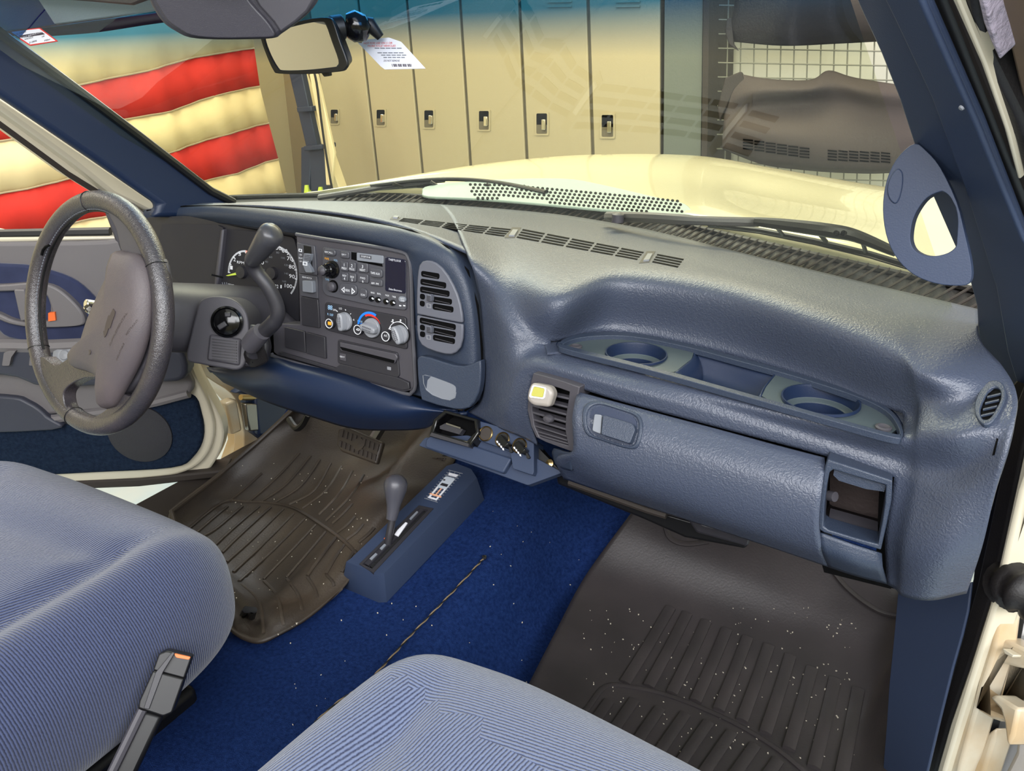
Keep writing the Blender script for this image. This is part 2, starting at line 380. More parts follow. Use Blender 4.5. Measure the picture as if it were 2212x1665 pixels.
# ---- flag on the left wall
PFL = Pl((-2.75, 2.5, 0), (1, -.18, 0))
M_FRED = mat('red_flag_cloth', (206, 44, 30), .8, var=(6, (176, 34, 28), .25)); M_FWHT = mat('cream_flag_cloth', (236, 216, 164), .8, var=(6, (218, 196, 148), .3))
t = thing('striped_flag', 'large red and cream striped flag hanging on the left wall', 'flag', PFL.p(300, 520))
def bd(k, x):   # stripe boundary k (0 = bottom of the top white stripe) at pixel x
    base = [-150, -35, 80, 178+0, 0]
    return 0
bnd = [[(-300, 60), (100, 20), (330, -12), (515, -60)],
       [(-300, 140), (100, 100), (330, 62), (560, 18), (530, 15)],
       [(-300, 270), (0, 222), (175, 180), (300, 155), (420, 122), (540, 104)],
       [(-300, 350), (0, 302), (262, 258), (370, 238), (455, 206), (553, 186)],
       [(-300, 470), (0, 416), (190, 375), (352, 330), (470, 292), (572, 265)],
       [(-300, 565), (0, 510), (240, 462), (428, 392), (500, 374), (592, 342)],
       [(-300, 660), (0, 600), (240, 552), (440, 500), (547, 438), (609, 415)],
       [(-300, 760), (0, 690), (240, 640), (440, 580), (560, 520), (632, 490)]]
bnd = [[(-300, 40), (100, -10), (330, -60), (515, -95)], [(-300, 125), (0, 85), (175, 52), (345, 22), (530, -8)]] + bnd[2:]
def yb(k, x):
    b = bnd[k]
    for i in range(len(b)-1):
        if x <= b[i+1][0]: f = (x-b[i][0])/(b[i+1][0]-b[i][0]); return b[i][1]+(b[i+1][1]-b[i][1])*f
    return b[-1][1]
for k in range(7):
    vs, fs = [], []; n = 60
    xr0 = bnd[k][-1][0]; xr1 = bnd[k+1][-1][0]
    for j in range(n+1):
        for e, (kk, xr) in enumerate(((k, xr0), (k+1, xr1))):
            x = -300+(xr+300)*j/n
            p = PFL.p(x, yb(kk, x), 0); ph = p.y*19+p.z*2; p = p+PFL.n*(.012*math.sin(ph)+.007*math.sin(ph*2.3+1)+.03)
            vs.append(p)
        if j: a = 2*j-2; fs.append((a, a+1, a+3, a+2))
    mk('stripe', (vs, fs), M_FRED if k % 2 == 0 else M_FWHT, t, solid=.004, label='red stripe' if k % 2 == 0 else 'cream stripe')
    if k < 6:
        ln = [PFL.p(x, yb(k+1, x), 0) for x in [-300+(xr1+300)*j/40 for j in range(41)]]
        ln = [p+PFL.n*(.012*math.sin(p.y*19+p.z*2)+.007*math.sin((p.y*19+p.z*2)*2.3+1)+.034) for p in ln]
        mk('seam', tube(ln, .004, 5), M_WALL, t)
# ---- folded stepladder at the corner
PLD = Pl((0, 3.3, 0), (0.1, -1, 0))
t = thing('stepladder', 'folded stepladder with dark rails and yellow feet beside the lockers', 'ladder', PLD.p(690, 436))
M_LADB = mat('ladder_wood', (228, 212, 170), .6); M_LADD = mat('ladder_blue', (34, 44, 66), .5)
mk('rear_rail', slab(PLD, [(600, 90), (622, 90), (738, 420), (850, 760), (828, 760), (716, 424)], -.05, .02), M_LADB, t, bevel=.004)
mk('side_rail', slab(PLD, [(622, 150), (650, 150), (688, 330), (664, 330)], .02, .06), M_LADD, t, bevel=.004)
mk('leg', slab(PLD, [(650, 318), (672, 318), (668, 424), (668, 900), (650, 900)], .02, .06), M_LADD, t, bevel=.004)
mk('leg', slab(PLD, [(668, 318), (698, 318), (708, 420), (708, 900), (690, 900)], .02, .06), M_LADD, t, bevel=.004)
mk('foot', slab(PLD, [(658, 400), (664, 400), (668, 424), (656, 424)], .01, .07), M_YEL, t, label='yellow rubber foot')
mk('foot', slab(PLD, [(688, 404), (694, 404), (698, 424), (684, 424)], .01, .07), M_YEL, t, label='yellow rubber foot')
mk('step', slab(PLD, [(655, 316), (695, 312), (696, 322), (656, 326)], -.02, .10), M_LADD, t, bevel=.004)
mk('step', slab(PLD, [(640, 232), (672, 229), (674, 240), (642, 243)], -.02, .10), M_LADD, t, bevel=.004)
mk('front_rail', slab(PLD, [(668, 160), (684, 160), (722, 330), (716, 400), (704, 400), (700, 330)], .06, .08), M_LADB, t, bevel=.004)
mk('cord', tube([PLD.p(x, y, .1) for x, y in cr([(672, 130), (684, 180), (694, 260), (704, 330), (716, 400), (722, 422)], 5, False)], .006, 6), M_BLK, t)
# ---- wire grid display panel with two moulded dash covers
PGR = Pl((0, 3.75, 0), (0.06, -1, 0))
t = thing('wire_grid_panel', 'wire grid display panel on the white wall right of the lockers', 'rack', PGR.p(1760, 470))
M_WIRE = mat('grid_wire', (140, 140, 128), .5)
for k in range(17):
    x = 1538+29*k; mk('wire', tube([PGR.p(x+8, -60), PGR.p(x-4-k*.5, 500)], .003, 6), M_WIRE, t)
for k in range(16):
    y = -20+31*k; mk('wire', tube([PGR.p(1534, y, .008), PGR.p(2020, y+9, .008)], .003, 6), M_WIRE, t)
PCV = Pl((0, 3.6, 0), (0.05, -1, 0.05))
M_CVR = mat('grey_flock_cover', (74, 66, 66), .8, bump=('noise', 60, .3, .004))
M_CVR2 = mat('dark_flock_cover', (52, 46, 46), .75, bump=('noise', 60, .3, .004))
def cover(rows, m, parent, nm='shell'):
    K = [[PCV.p(x, y, d) for x, y, d in r] for r in rows]
    global BCV
    SF_ = surf(K, 6, 6); BCV = Bv(SF_)
    return mk(nm, SF_, m, parent, solid=.012, smooth=60)
t = thing('molded_dash_cover', 'large grey moulded dash cover hung low on the wire grid', 'dash cover', PCV.p(1750, 372), 'moulded dash covers on the wire grid')
cover([[(1590, 158, .02), (1660, 170, .06), (1750, 172, .06), (1790, 152, .05), (1850, 168, .07), (1990, 190, .05)],
       [(1572, 205, .03), (1640, 198, .10), (1740, 196, .12), (1800, 186, .10), (1870, 198, .12), (2000, 215, .08)],
       [(1565, 245, .03), (1610, 235, .03), (1720, 228, .02), (1810, 226, .06), (1900, 240, .08), (2010, 250, .06)],
       [(1562, 285, .04), (1610, 282, .12), (1720, 290, .14), (1810, 300, .12), (1900, 305, .10), (2020, 300, .08)],
       [(1560, 318, .04), (1640, 338, .08), (1740, 352, .10), (1830, 358, .10), (1920, 360, .08), (2020, 345, .06)],
       [(1568, 326, .0), (1650, 356, .0), (1740, 368, .0), (1830, 374, .0), (1920, 374, .0), (2020, 362, .0)]], M_CVR, t)
mk('side_wing', slab(PCV, [(1554, 262), (1549, 232), (1566, 168), (1600, 154), (1612, 178), (1588, 192), (1572, 226)], .0, .04), M_CVR2, t, bevel=.006)
for (xa, xb, yy) in ((1606, 1752, 306), (1788, 1926, 330)):
    for r in range(4):
        for c in range(6):
            u0 = xa+(xb-xa)*c/6; u1 = u0+(xb-xa)/6*.86; dy = (c*3.6 if xa < 1700 else c*1.0)
            q_ = [(u0, yy-7+r*6.2+dy), (u1, yy-5+r*6.2+dy), (u1, yy-1.8+r*6.2+dy), (u0, yy-3.8+r*6.2+dy)]; tp_ = [BCV.p(a_, b_, .004) for a_, b_ in q_]; mk('vent_slot', prism(tp_, [z_-PCV.n*.006 for z_ in tp_]), M_DARK, t)
t = thing('molded_dash_cover', 'dark moulded dash cover hung high, cut off by the tinted band', 'dash cover', PCV.p(1720, 98), 'moulded dash covers on the wire grid')
cover([[(1592, -60, .02), (1690, -60, .08), (1800, -60, .10), (1900, -60, .08)],
       [(1585, 20, .03), (1690, 15, .12), (1800, 12, .14), (1900, 10, .1)],
       [(1576, 60, .02), (1690, 70, .09), (1800, 66, .10), (1920, 62, .08)],
       [(1580, 90, .0), (1690, 99, .02), (1800, 95, .02), (1930, 88, .0)]], M_CVR2, t)
mk('tab', slab(PCV, [(1570, 40), (1580, 38), (1584, 95), (1595, 110), (1574, 96), (1566, 70)], .0, .03), M_CVR2, t, bevel=.004)
# ------------------------------------------------------------------ truck exterior seen over the dash
hood = [[(560, 470, .60), (800, 462, .62), (1000, 455, .63), (1200, 480, .64), (1480, 520, .64), (1700, 560, .64), (1900, 610, .62), (2080, 650, .60)],
        [(600, 437, .66), (860, 415, .68), (1020, 408, .69), (1180, 420, .70), (1480, 468, .71), (1700, 500, .70), (1900, 545, .685), (2080, 590, .66)],
        [(640, 425, .685), (870, 396, .70), (1060, 378, .712), (1230, 378, .728), (1500, 395, .728), (1640, 420, .705), (1880, 462, .69), (2110, 505, .665)],
        [(700, 411, .69), (870, 381, .705), (1060, 352, .718), (1260, 335, .738), (1500, 337, .738), (1680, 366, .715), (1880, 400, .695), (2110, 432, .67)],
        [(720, 425, .60), (880, 395, .62), (1070, 365, .64), (1260, 347, .66), (1500, 348, .66), (1690, 378, .64), (1890, 412, .62), (2110, 445, .60)]]
t = thing('hood', 'cream truck hood with raised centre, seen over the dash', 'hood', (0, 2.0, .4))
mk('hood_panel', surf([[PZ(*k) for k in r] for r in hood], 10, 8), M_HOOD, t, solid=.003, smooth=60)
PCW = Pl(PZ(1200, 420, .722), (PZ(1480, 452, .722)-PZ(960, 412, .722)).cross(PZ(1200, 388, .735)-PZ(1200, 430, .715)))
if PCW.n.z < 0: PCW = Pl(PCW.o, -PCW.n)
t = thing('cowl_vent_panel', 'grey green perforated cowl vent panel behind the cream hood', 'vent panel', PZ(1200, 430, .715))
cw = cr([(912, 414), (930, 400), (1060, 388), (1215, 385), (1300, 398), (1430, 428), (1480, 440), (1497, 462), (1470, 466), (1300, 452), (1150, 438), (1020, 428), (925, 424)], 4)
mk('panel', slab(PCW, cw, -.006, .0), M_TEAL, t, bevel=.002)
hv, hf = [], []
cnt = 0
hole0 = None
for r in range(6):
    for c in range(44):
        px = 1016+c*10.4+(5.2 if r % 2 else 0)+r*1.5; f = (px-1016)/455
        top = 393+8*f+34*max(0, f-.15)**1.1; py = top+5+r*7.2+f*f*5*0
        bot = 424+36*f
        if py > bot+2 or px > 1475 or (px < 1180 and py > 428): continue
        P0 = PCW.p(px, py, .0007)
        q = [PCW.p(px+3.4*math.cos(a*math.pi/4), py+2.7*math.sin(a*math.pi/4), .0007) for a in range(8)]
        mk('vent_hole', prism(q, [x-PCW.n*.002 for x in q]), M_DARK, t, smooth=60); cnt += 1
# cowl grille (black ribbed strip) at the glass base
edge = [(330, 447), (500, 438), (680, 434), (850, 436), (1100, 452), (1330, 478), (1600, 545), (1850, 605), (2000, 640), (2130, 672)]
E0 = [PZ(x, y, .70) for x, y in edge]
t = thing('cowl_grille', 'black ribbed cowl grille along the base of the windshield', 'grille', (0, 1.45, .6))
go = cr(E0, 6, False)
def outw(p, d, dz): 
    k = V((p.x*.45, 1.0, 0)).normalized(); return V((p.x, p.y, p.z))+k*d+V((0, 0, dz))
mk('base_strip', surf([[outw(p, -.02, -.03) for p in go], [outw(p, .03, -.022) for p in go], [outw(p, .06, -.012) for p in go], [outw(p, .085, -.005) for p in go], [outw(p, .10, -.03) for p in go]], 1, 3), M_RUB, t, solid=.004)
L = [0]
for a, b in zip(go, go[1:]): L.append(L[-1]+(b-a).length)
def along(s):
    for i in range(len(L)-1):
        if s <= L[i+1]: return go[i].lerp(go[i+1], (s-L[i])/(L[i+1]-L[i]))
    return go[-1]
s = .35
while s < L[-1]-.03:
    p = along(s); mk('rib', tube([outw(p, .002, -.016), outw(p+V((.012, 0, 0)), .045, -.004), outw(p+V((.018, 0, 0)), .078, .004)], .0022, 5), M_BRN, t); s += .0165
mk('rear_lip', tube([outw(p, .085, .0) for p in go], .005, 6), M_RUB, t)
# wipers
def P2(x, y, z): return PZ(x, y, z)
t = thing('wiper', 'passenger side black wiper arm and blade beside the dash vent', 'wiper', PZ(1330, 476, .715), 'windshield wipers')
arm = [(1312, 468, .722), (1400, 470, .735), (1500, 476, .738), (1640, 480, .738)]
mk('arm', tube(cr([PZ(*a) for a in arm], 5, False), [.0095]*10+[.008]*6, 8, flat=1.0), M_DG, t)
mk('pivot_cap', lathe(PZ(1335, 470, .73), (0, 0, 1), [(.011, -.008), (.011, .006), (.006, .009), (0, .010)], 14), M_DG, t)
bl = cr([PZ(*a) for a in [(1630, 478, .742), (1700, 486, .742), (1790, 498, .742), (1850, 510, .738), (1935, 545, .725)]], 5, False)
mk('bridge', tube(bl, [.0055+.0035*math.sin(math.pi*i/(len(bl)-1)) for i in range(len(bl))], 8, flat=1.25), M_BLK, t)
mk('blade', tube([PZ(*a) for a in [(1530, 484, .71), (1640, 497, .712), (1760, 520, .712), (1880, 548, .705), (1960, 572, .70)]], .0045, 6), M_BLK, t)
mk('blade_edge', tube([PZ(*a) for a in [(1530, 489, .705), (1640, 503, .706), (1760, 527, .706), (1880, 556, .70), (1960, 580, .695)]], .002, 5), M_STL, t)
for (a, b) in (((1660, 484, .738), (1690, 506, .714)), ((1745, 492, .738), (1785, 522, .714)), ((1850, 512, .735), (1870, 544, .708)), ((1560, 480, .735), (1550, 487, .714))):
    mk('claw', tube([PZ(*a), PZ((a[0]+b[0])/2+4, (a[1]+b[1])/2-3, .73), PZ(*b)], .0035, 6), M_BLK, t)
for x in (1806, 1822): mk('rivet', lathe(PZ(x, 503, .752), (-.3, -.8, .3), [(.004, -.004), (.004, .001), (0, .002)], 10), M_DARK, t)
t = thing('wiper', 'driver side black wiper lying low on the glass at left', 'wiper', PZ(690, 428, .70), 'windshield wipers')
mk('arm', tube(cr([PZ(*a) for a in [(690, 426, .70), (760, 415, .712), (850, 400, .72), (960, 388, .728)]], 4, False), [.013]*13, 8, flat=.5), M_DG, t)
mk('bridge', tube(cr([PZ(*a) for a in [(800, 402, .722), (900, 390, .73), (990, 387, .732), (1080, 395, .73), (1180, 415, .725)]], 4, False), .008, 8, flat=.6), M_BLK, t)
mk('blade', tube([PZ(*a) for a in [(790, 408, .712), (900, 401, .714), (1050, 408, .716), (1185, 423, .715)]], .0055, 6), M_BLK, t)
for x in (860, 940, 1060, 1140): mk('claw', tube([PZ(x-10, 391+abs(x-960)*.06, .73), PZ(x+10, 403+abs(x-900)*.05, .716)], .004, 6), M_BLK, t)
# ------------------------------------------------------------------ windshield glass
def gy(X): return 1.405-.42*(X*X)
gr = []
for k in range(6):
    f = k/5; gr.append([V((X*(1-(.02 if X < 0 else .21)*f), gy(X)-.56*f-.01, .675+.445*f)) for X in [-.665+.122*i for i in range(13)]])
o = mk('windshield', surf(gr, 2, 2), M_GLASS); tag(o, 'curved windshield glass with a blue tinted band along its top', 'windshield')
# ------------------------------------------------------------------ left door opening
PLL = Pl((-.80, 0, 0), (1, 0, 0)); PLP = Pl((-.765, 0, 0), (1, -.15, .05))
o = mk('pillar_trim', slab(PLP, [(-60, 20), (0, 75), (100, 142), (300, 292), (420, 382), (500, 437), (480, 470), (330, 470), (345, 442), (200, 342), (0, 206), (-60, 165)], -.03, .0), M_NAVY, bevel=.012, seg=3)
tag(o, 'dark navy pillar trim on the driver side of the windshield', 'trim')
o = mk('pillar_seal', tube([PLP.p(x, y, .004) for x, y in [(-40, 40), (20, 86), (100, 144), (200, 218), (300, 293), (400, 370), (455, 412), (505, 437)]], .009, 8), M_BLK); tag(o, 'black rubber strip along the driver side windshield pillar', 'seal')
t = thing('door_opening_frame', 'cream painted body frame around the driver door opening', 'frame', PLL.p(300, 440))
mk('upper_rail', slab(PLL, [(-60, 165), (0, 207), (190, 335), (345, 440), (330, 462), (245, 420), (160, 352), (0, 236), (-60, 195)], -.05, .0), M_CRM, t, bevel=.008, seg=3)
mk('outer_rail', slab(PLL, [(-60, 190), (0, 232), (160, 350), (240, 412), (236, 425), (150, 372), (0, 262), (-60, 222)], -.08, -.03), M_CRM, t, bevel=.006, seg=3)
mk('gasket', tube([PLL.p(x, y, -.04) for x, y in [(-60, 224), (0, 264), (150, 374), (236, 428)]], .009, 6), M_BRN, t)
mk('lower_jamb', slab(PLL, cr([(398, 740), (420, 790), (455, 820), (500, 850), (520, 890), (528, 960), (512, 1016), (470, 1040), (455, 1060), (500, 1040), (540, 1010), (560, 930), (540, 840), (470, 770)], 3), -.05, -.01), M_CRMD, t, bevel=.006)
mk('hinge_cover', slab(PLL, [(488, 872), (512, 862), (524, 930), (502, 940)], -.01, .025), M_CRMD, t, bevel=.006)
mk('kick_trim', slab(PLL, [(508, 850), (530, 850), (548, 935), (575, 955), (600, 920), (640, 900), (640, 860), (560, 820)], .0, .03), M_TRIM, t, bevel=.006)
mk('hinge_plate', slab(PLL, [(530, 872), (556, 872), (560, 930), (540, 932)], .03, .05), M_STL, t, bevel=.004)
mk('hinge_pin', tube([PLL.p(520, 858, .04), PLL.p(552, 858, .04)], .008, 10), M_BRS, t)
mk('body_side', slab(PLL, [(440, 780), (480, 760), (640, 860), (640, 960), (560, 1010), (470, 1060), (430, 1080), (505, 1030), (530, 960), (522, 880), (490, 842)], -.12, -.05), M_CRMD, t)
# driver door, swung open
PD = Pl((-.85, 1.04, .635), (.514, -.857, 0))
t = thing('driver_door', 'open driver door with blue trim panel and carpeted bottom', 'door', PD.p(440, 1040))
mk('door_shell', slab(PD, cr([(-260, 508), (0, 505), (120, 502), (250, 498), (330, 470), (395, 560), (405, 700), (412, 790), (448, 870), (462, 930), (446, 985), (400, 1020), (300, 1036), (0, 1052), (-260, 1062)], 4), -.05, -.004), M_CRM, t, bevel=.008, seg=3)
mk('edge_flange', slab(PD, cr([(404, 760), (430, 820), (474, 900), (482, 950), (462, 1000), (430, 1022), (300, 1042), (-260, 1068), (-260, 1040), (300, 1030), (400, 1010), (440, 960), (430, 890), (404, 820)], 3), -.065, -.02), M_CRM, t, bevel=.006)
mk('lower_seal', slab(PD, [(-260, 1056), (0, 1046), (300, 1034), (440, 1020), (485, 1016), (478, 1032), (300, 1052), (0, 1064), (-260, 1074)], -.07, -.0), M_BRN, t, bevel=.005)
mk('window_seal', tube([PD.p(-260, 512, 0), PD.p(0, 507, 0), PD.p(240, 502, 0)], .012, 8), M_BLK, t)
mk('belt_cap', slab(PD, [(-260, 518), (0, 513), (250, 510), (250, 518), (0, 524), (-260, 530)], -.01, .015), M_CRM, t, bevel=.005)
M_DP = mat('grey_blue_door_panel', (108, 104, 106), .5, bump=('noise', 900, .3, .0005))
M_DPD = mat('dark_blue_door_panel', (54, 56, 68), .5, bump=('noise', 900, .3, .0005))
mk('trim_panel', slab(PD, cr([(-260, 524), (0, 522), (230, 518), (330, 500), (385, 560), (392, 700), (398, 790), (412, 850), (300, 880), (0, 905), (-260, 920)], 3), -.01, .02), M_DP, t, bevel=.01, seg=3)
mk('velour_insert', slab(PD, cr([(-260, 560), (0, 570), (70, 576), (150, 600), (200, 640), (235, 690), (240, 725), (120, 742), (20, 732), (-40, 700), (-260, 680)], 4), .015, .03), M_VEL, t, bevel=.006)
mk('armrest', slab(PD, cr([(-260, 745), (0, 748), (60, 752), (200, 750), (330, 742), (390, 760), (396, 820), (300, 828), (100, 838), (0, 812), (-260, 812)], 4), .0, .06), M_DPD, t, bevel=.018, seg=4)
mk('armrest_lip', tube([PD.p(x, y, .05) for x, y in [(-260, 742), (0, 746), (100, 748), (240, 742), (330, 738)]], .016, 8), M_DP, t)
hp = mk('handle_bezel', ringslab(PD, cr([(-120, 618), (0, 616), (70, 612), (120, 622), (165, 660), (182, 690), (170, 704), (80, 708), (20, 700), (-30, 680), (-120, 660)], 4), cr([(-110, 628), (0, 630), (60, 628), (95, 634), (108, 660), (112, 688), (100, 694), (70, 697), (28, 692), (-20, 672), (-110, 652)], 4), .02, .045), M_DP, t, bevel=.004)
mk('handle_cup', slab(PD, cr([(-110, 628), (0, 630), (60, 628), (95, 634), (108, 660), (112, 688), (100, 694), (70, 697), (28, 692), (-20, 672), (-110, 652)], 4), .0, .028), M_DG, t)
mk('fill_panel', slab(PD, cr([(112, 640), (160, 664), (178, 690), (165, 700), (116, 702)], 4), .02, .043), M_DP, t, bevel=.004)
mk('door_handle', slab(PD, rq([(29, 626), (52, 626), (68, 690), (44, 694)], 4), .03, .055), M_DP, t, bevel=.005, label='grey pull lever')
mk('lock_tab', slab(PD, [(104, 676), (118, 674), (120, 692), (104, 694)], .04, .05), M_ORG, t, label='orange lock indicator tab')
mk('window_switch', slab(PD, rq([(8, 762), (18, 758), (34, 758), (24, 772), (20, 790), (4, 790)], 3), .05, .072), M_DP, t, bevel=.004)
mk('window_switch', slab(PD, rq([(64, 770), (80, 768), (80, 790), (62, 790)], 3), .05, .072), M_DP, t, bevel=.004)
mk('mirror_switch', lathe(PD.p(146, 768, .058), PD.n+V((0, 0, .5)), [(.028, 0), (.028, .01), (.02, .014), (.012, .013), (.010, .016), (0, .017)], 20), M_SIL, t)
mk('map_pocket', slab(PD, cr([(-260, 850), (0, 856), (60, 870), (100, 900), (110, 930), (-260, 930)], 4), .0, .035), M_DPD, t, bevel=.01)
mk('lower_carpet', slab(PD, cr([(-260, 920), (0, 915), (100, 905), (300, 885), (405, 855), (432, 900), (436, 950), (415, 990), (370, 1012), (200, 1022), (0, 1032), (-260, 1042)], 4), -.01, .012), M_DCAR, t, bevel=.006)
mk('trim_strip', tube([PD.p(x, y, .02) for x, y in [(-260, 922), (0, 914), (120, 904), (260, 884), (340, 868), (408, 850)]], .011, 8), M_DP, t)
c = PD.p(303, 936, .013); mk('speaker_grille', lathe(c, PD.n, [(.077, -.002), (.077, .004), (.06, .008), (.03, .010), (0, .0105)], 36), mat('speaker_mesh', (44, 44, 50), .6, bump=('noise', 700, 1, .002)), t)
mk('mirror_sail', slab(PD, [(196, 385), (214, 388), (330, 498), (330, 540), (262, 560), (240, 500)], -.02, .02), M_DG, t, bevel=.006)
# ------------------------------------------------------------------ floor of the cab
def sst(x, a, b):
    t = max(0, min(1, (x-a)/(b-a))); return t*t*(3-2*t)
def H(X, Y):
    base = .85*max(0, Y-1.12) if Y < 1.35 else .1955+1.6*(Y-1.35)
    Ht = .10+.12*sst(Y, .75, 1.25)
    s = 1-sst(abs(X-.0), .14, .27)
    return base*(1-s)+max(base, Ht)*s
def PH(px, py, off=0.0):
    d = ray(px, py); a = .6; b = None; t = .5
    while t < 3:
        p = CAM+d*t
        if p.z < H(p.x, p.y)+off: b = t; break
        a = t; t += .02
    if b is None: return CAM+d*1.8
    for _ in range(18):
        m = (a+b)/2; p = CAM+d*m
        if p.z < H(p.x, p.y)+off: b = m
        else: a = m
    return CAM+d*b
def hf_mesh(x0, x1, y0, y1, nx, ny, off=0):
    vs = []; fs = []
    for i in range(ny+1):
        for j in range(nx+1):
            x = x0+(x1-x0)*j/nx; y = y0+(y1-y0)*i/ny; vs.append(V((x, y, H(x, y)+off)))
    for i in range(ny):
        for j in range(nx): a = i*(nx+1)+j; fs.append((a, a+1, a+nx+2, a+nx+1))
    return vs, fs
o = mk('carpet', hf_mesh(-.64, .82, -.2, 1.44, 80, 90), M_CARP, solid=.01, smooth=90); tag(o, 'bright blue cut pile carpet over the centre floor hump', 'carpet')
o = mk('rocker_sill', box((-.73, .35, -.03), .085, 1.0, .03), M_BRN, bevel=.006); tag(o, 'brown black sill plate at the driver door opening', 'sill')
def matgrid(outline_rows, off, m, name, parent, nu=8, nv=8, rim=0):
    K = [[PH(x, y, off)+V((0, 0, e)) for x, y, e in r] for r in outline_rows]
    return mk(name, surf(K, nu, nv), m, parent, solid=.008, smooth=80, off=1)
# driver mat
t = thing('floor_mat', 'dusty dark rubber floor mat with grooves under the steering wheel', 'floor mat', PH(600, 1150, .01))
rows = [[(640, 925, .06), (700, 860, .0), (800, 850, .0), (900, 860, .0), (1000, 880, .0)],
        [(560, 990, .05), (610, 985, .012), (720, 985, .01), (850, 980, .01), (985, 985, .0)],
        [(480, 1060, .05), (520, 1062, .012), (660, 1075, .01), (800, 1075, .01), (930, 1050, .0)],
        [(378, 1142, .05), (430, 1145, .012), (590, 1180, .01), (740, 1190, .01), (860, 1120, .01)],
        [(400, 1195, .02), (450, 1220, .012), (560, 1270, .01), (700, 1260, .01), (800, 1195, .01)],
        [(460, 1290, .02), (500, 1310, .012), (580, 1330, .01), (680, 1310, .01), (755, 1262, .01)],
        [(500, 1365, .012), (530, 1385, .01), (575, 1392, .01), (650, 1352, .01), (735, 1285, .01)]]
MB_ = [[PH(x, y, .012)+V((0, 0, e)) for x, y, e in r] for r in rows]
def lifted(vf, o=.012): return [V((v.x, v.y, max(v.z, H(v.x, v.y)+o))) for v in vf[0]], vf[1]
SF = lifted(surf(MB_, 10, 10)); BVM = Bv(SF)
mk('mat_body', SF, M_MATD, t, solid=.006, smooth=80)
def rib(pts, r, m, parent, name='ridge', off=.0, flat=.6):
    q = cr([(V((x, y, 0))) for x, y in pts], 5, False)
    mk(name, tube([BVM.p(p.x, p.y, r*.2) for p in q], r, 6, flat=flat), m, parent, smooth=60)
DR = [[(648, 978), (600, 1030), (538, 1085)], [(672, 984), (620, 1045), (565, 1084)], [(692, 992), (650, 1050), (590, 1088)], [(715, 1000), (680, 1060), (625, 1090)], [(738, 1008), (705, 1060), (655, 1098)],
      [(762, 1018), (735, 1065), (690, 1112)], [(786, 1027), (760, 1070), (705, 1125)], [(762, 1088), (740, 1112), (720, 1130)], [(768, 1115), (750, 1135), (730, 1150)], [(785, 1132), (772, 1148), (750, 1165)], [(808, 1140), (795, 1155), (775, 1172)], [(566, 1022), (530, 1055), (496, 1083)],
      [(524, 1094), (470, 1140), (440, 1158)], [(560, 1094), (500, 1145), (462, 1180)], [(585, 1096), (520, 1155), (480, 1194)], [(612, 1100), (545, 1165), (490, 1214)], [(635, 1110), (570, 1175), (504, 1236)], [(660, 1120), (590, 1190), (516, 1256)],
      [(684, 1133), (640, 1180), (570, 1252)], [(705, 1148), (670, 1190), (620, 1248)], [(727, 1160), (700, 1195), (664, 1244)], [(745, 1176), (725, 1205), (705, 1240)], [(765, 1190), (750, 1215), (738, 1236)], [(492, 1094), (460, 1120), (425, 1150)]]
for d in DR: rib(d, .0036, M_MATD, t, flat=.9)
for d in ([(570, 1254), (600, 1290), (612, 1350)], [(620, 1250), (645, 1285), (652, 1318)], [(664, 1246), (680, 1270), (686, 1290)], [(706, 1242), (718, 1255), (722, 1266)], [(522, 1262), (560, 1300), (570, 1368)]): rib(d, .0030, M_MATD, t)
rib([(400, 1148), (480, 1086), (530, 1084), (590, 1087), (640, 1100), (690, 1130), (740, 1166), (775, 1200)], .0042, M_MATD, t, 'cross_ridge', .022)
mk('retainer_hook', tube([PH(522, 1330, .02), PH(532, 1316, .05), PH(548, 1318, .05), PH(544, 1332, .02)], .006, 8), M_BLK, t)
mk('edge_rim', tube([PH(x, y, .02)+V((0, 0, e)) for x, y, e in [(640, 925, .055), (560, 990, .045), (480, 1060, .045), (378, 1142, .045), (390, 1180, .02)]], .006, 8), M_MATD, t)
BVD = BVM
# passenger mat
t = thing('floor_mat', 'black rubber floor mat with raised ribs in the passenger footwell', 'floor mat', PH(1550, 1400, .01))
rows = [[(1400, 1085, .03), (1500, 1090, .0), (1650, 1140, .0), (1800, 1190, .0), (1900, 1230, .0), (1990, 1280, .0)],
        [(1350, 1150, .03), (1430, 1180, .02), (1600, 1240, .01), (1780, 1300, .0), (1900, 1340, .02), (1968, 1340, .06)],
        [(1262, 1272, .03), (1380, 1290, .015), (1560, 1345, .01), (1760, 1405, .01), (1870, 1440, .02), (1932, 1440, .05)],
        [(1200, 1390, .03), (1320, 1420, .015), (1520, 1480, .01), (1730, 1540, .01), (1860, 1560, .015), (1925, 1490, .06)],
        [(1130, 1520, .02), (1260, 1570, .012), (1470, 1620, .01), (1690, 1680, .01), (1840, 1720, .012), (1950, 1690, .06)],
        [(1060, 1660, .02), (1200, 1720, .012), (1420, 1780, .01), (1650, 1840, .01), (1820, 1880, .012), (1940, 1860, .05)]]
PM = [[PH(x, y, .012)+V((0, 0, e)) for x, y, e in r] for r in rows]
SF = lifted(surf(PM, 10, 10)); BVM = Bv(SF)
mk('mat_body', SF, M_MAT, t, solid=.006, smooth=80)
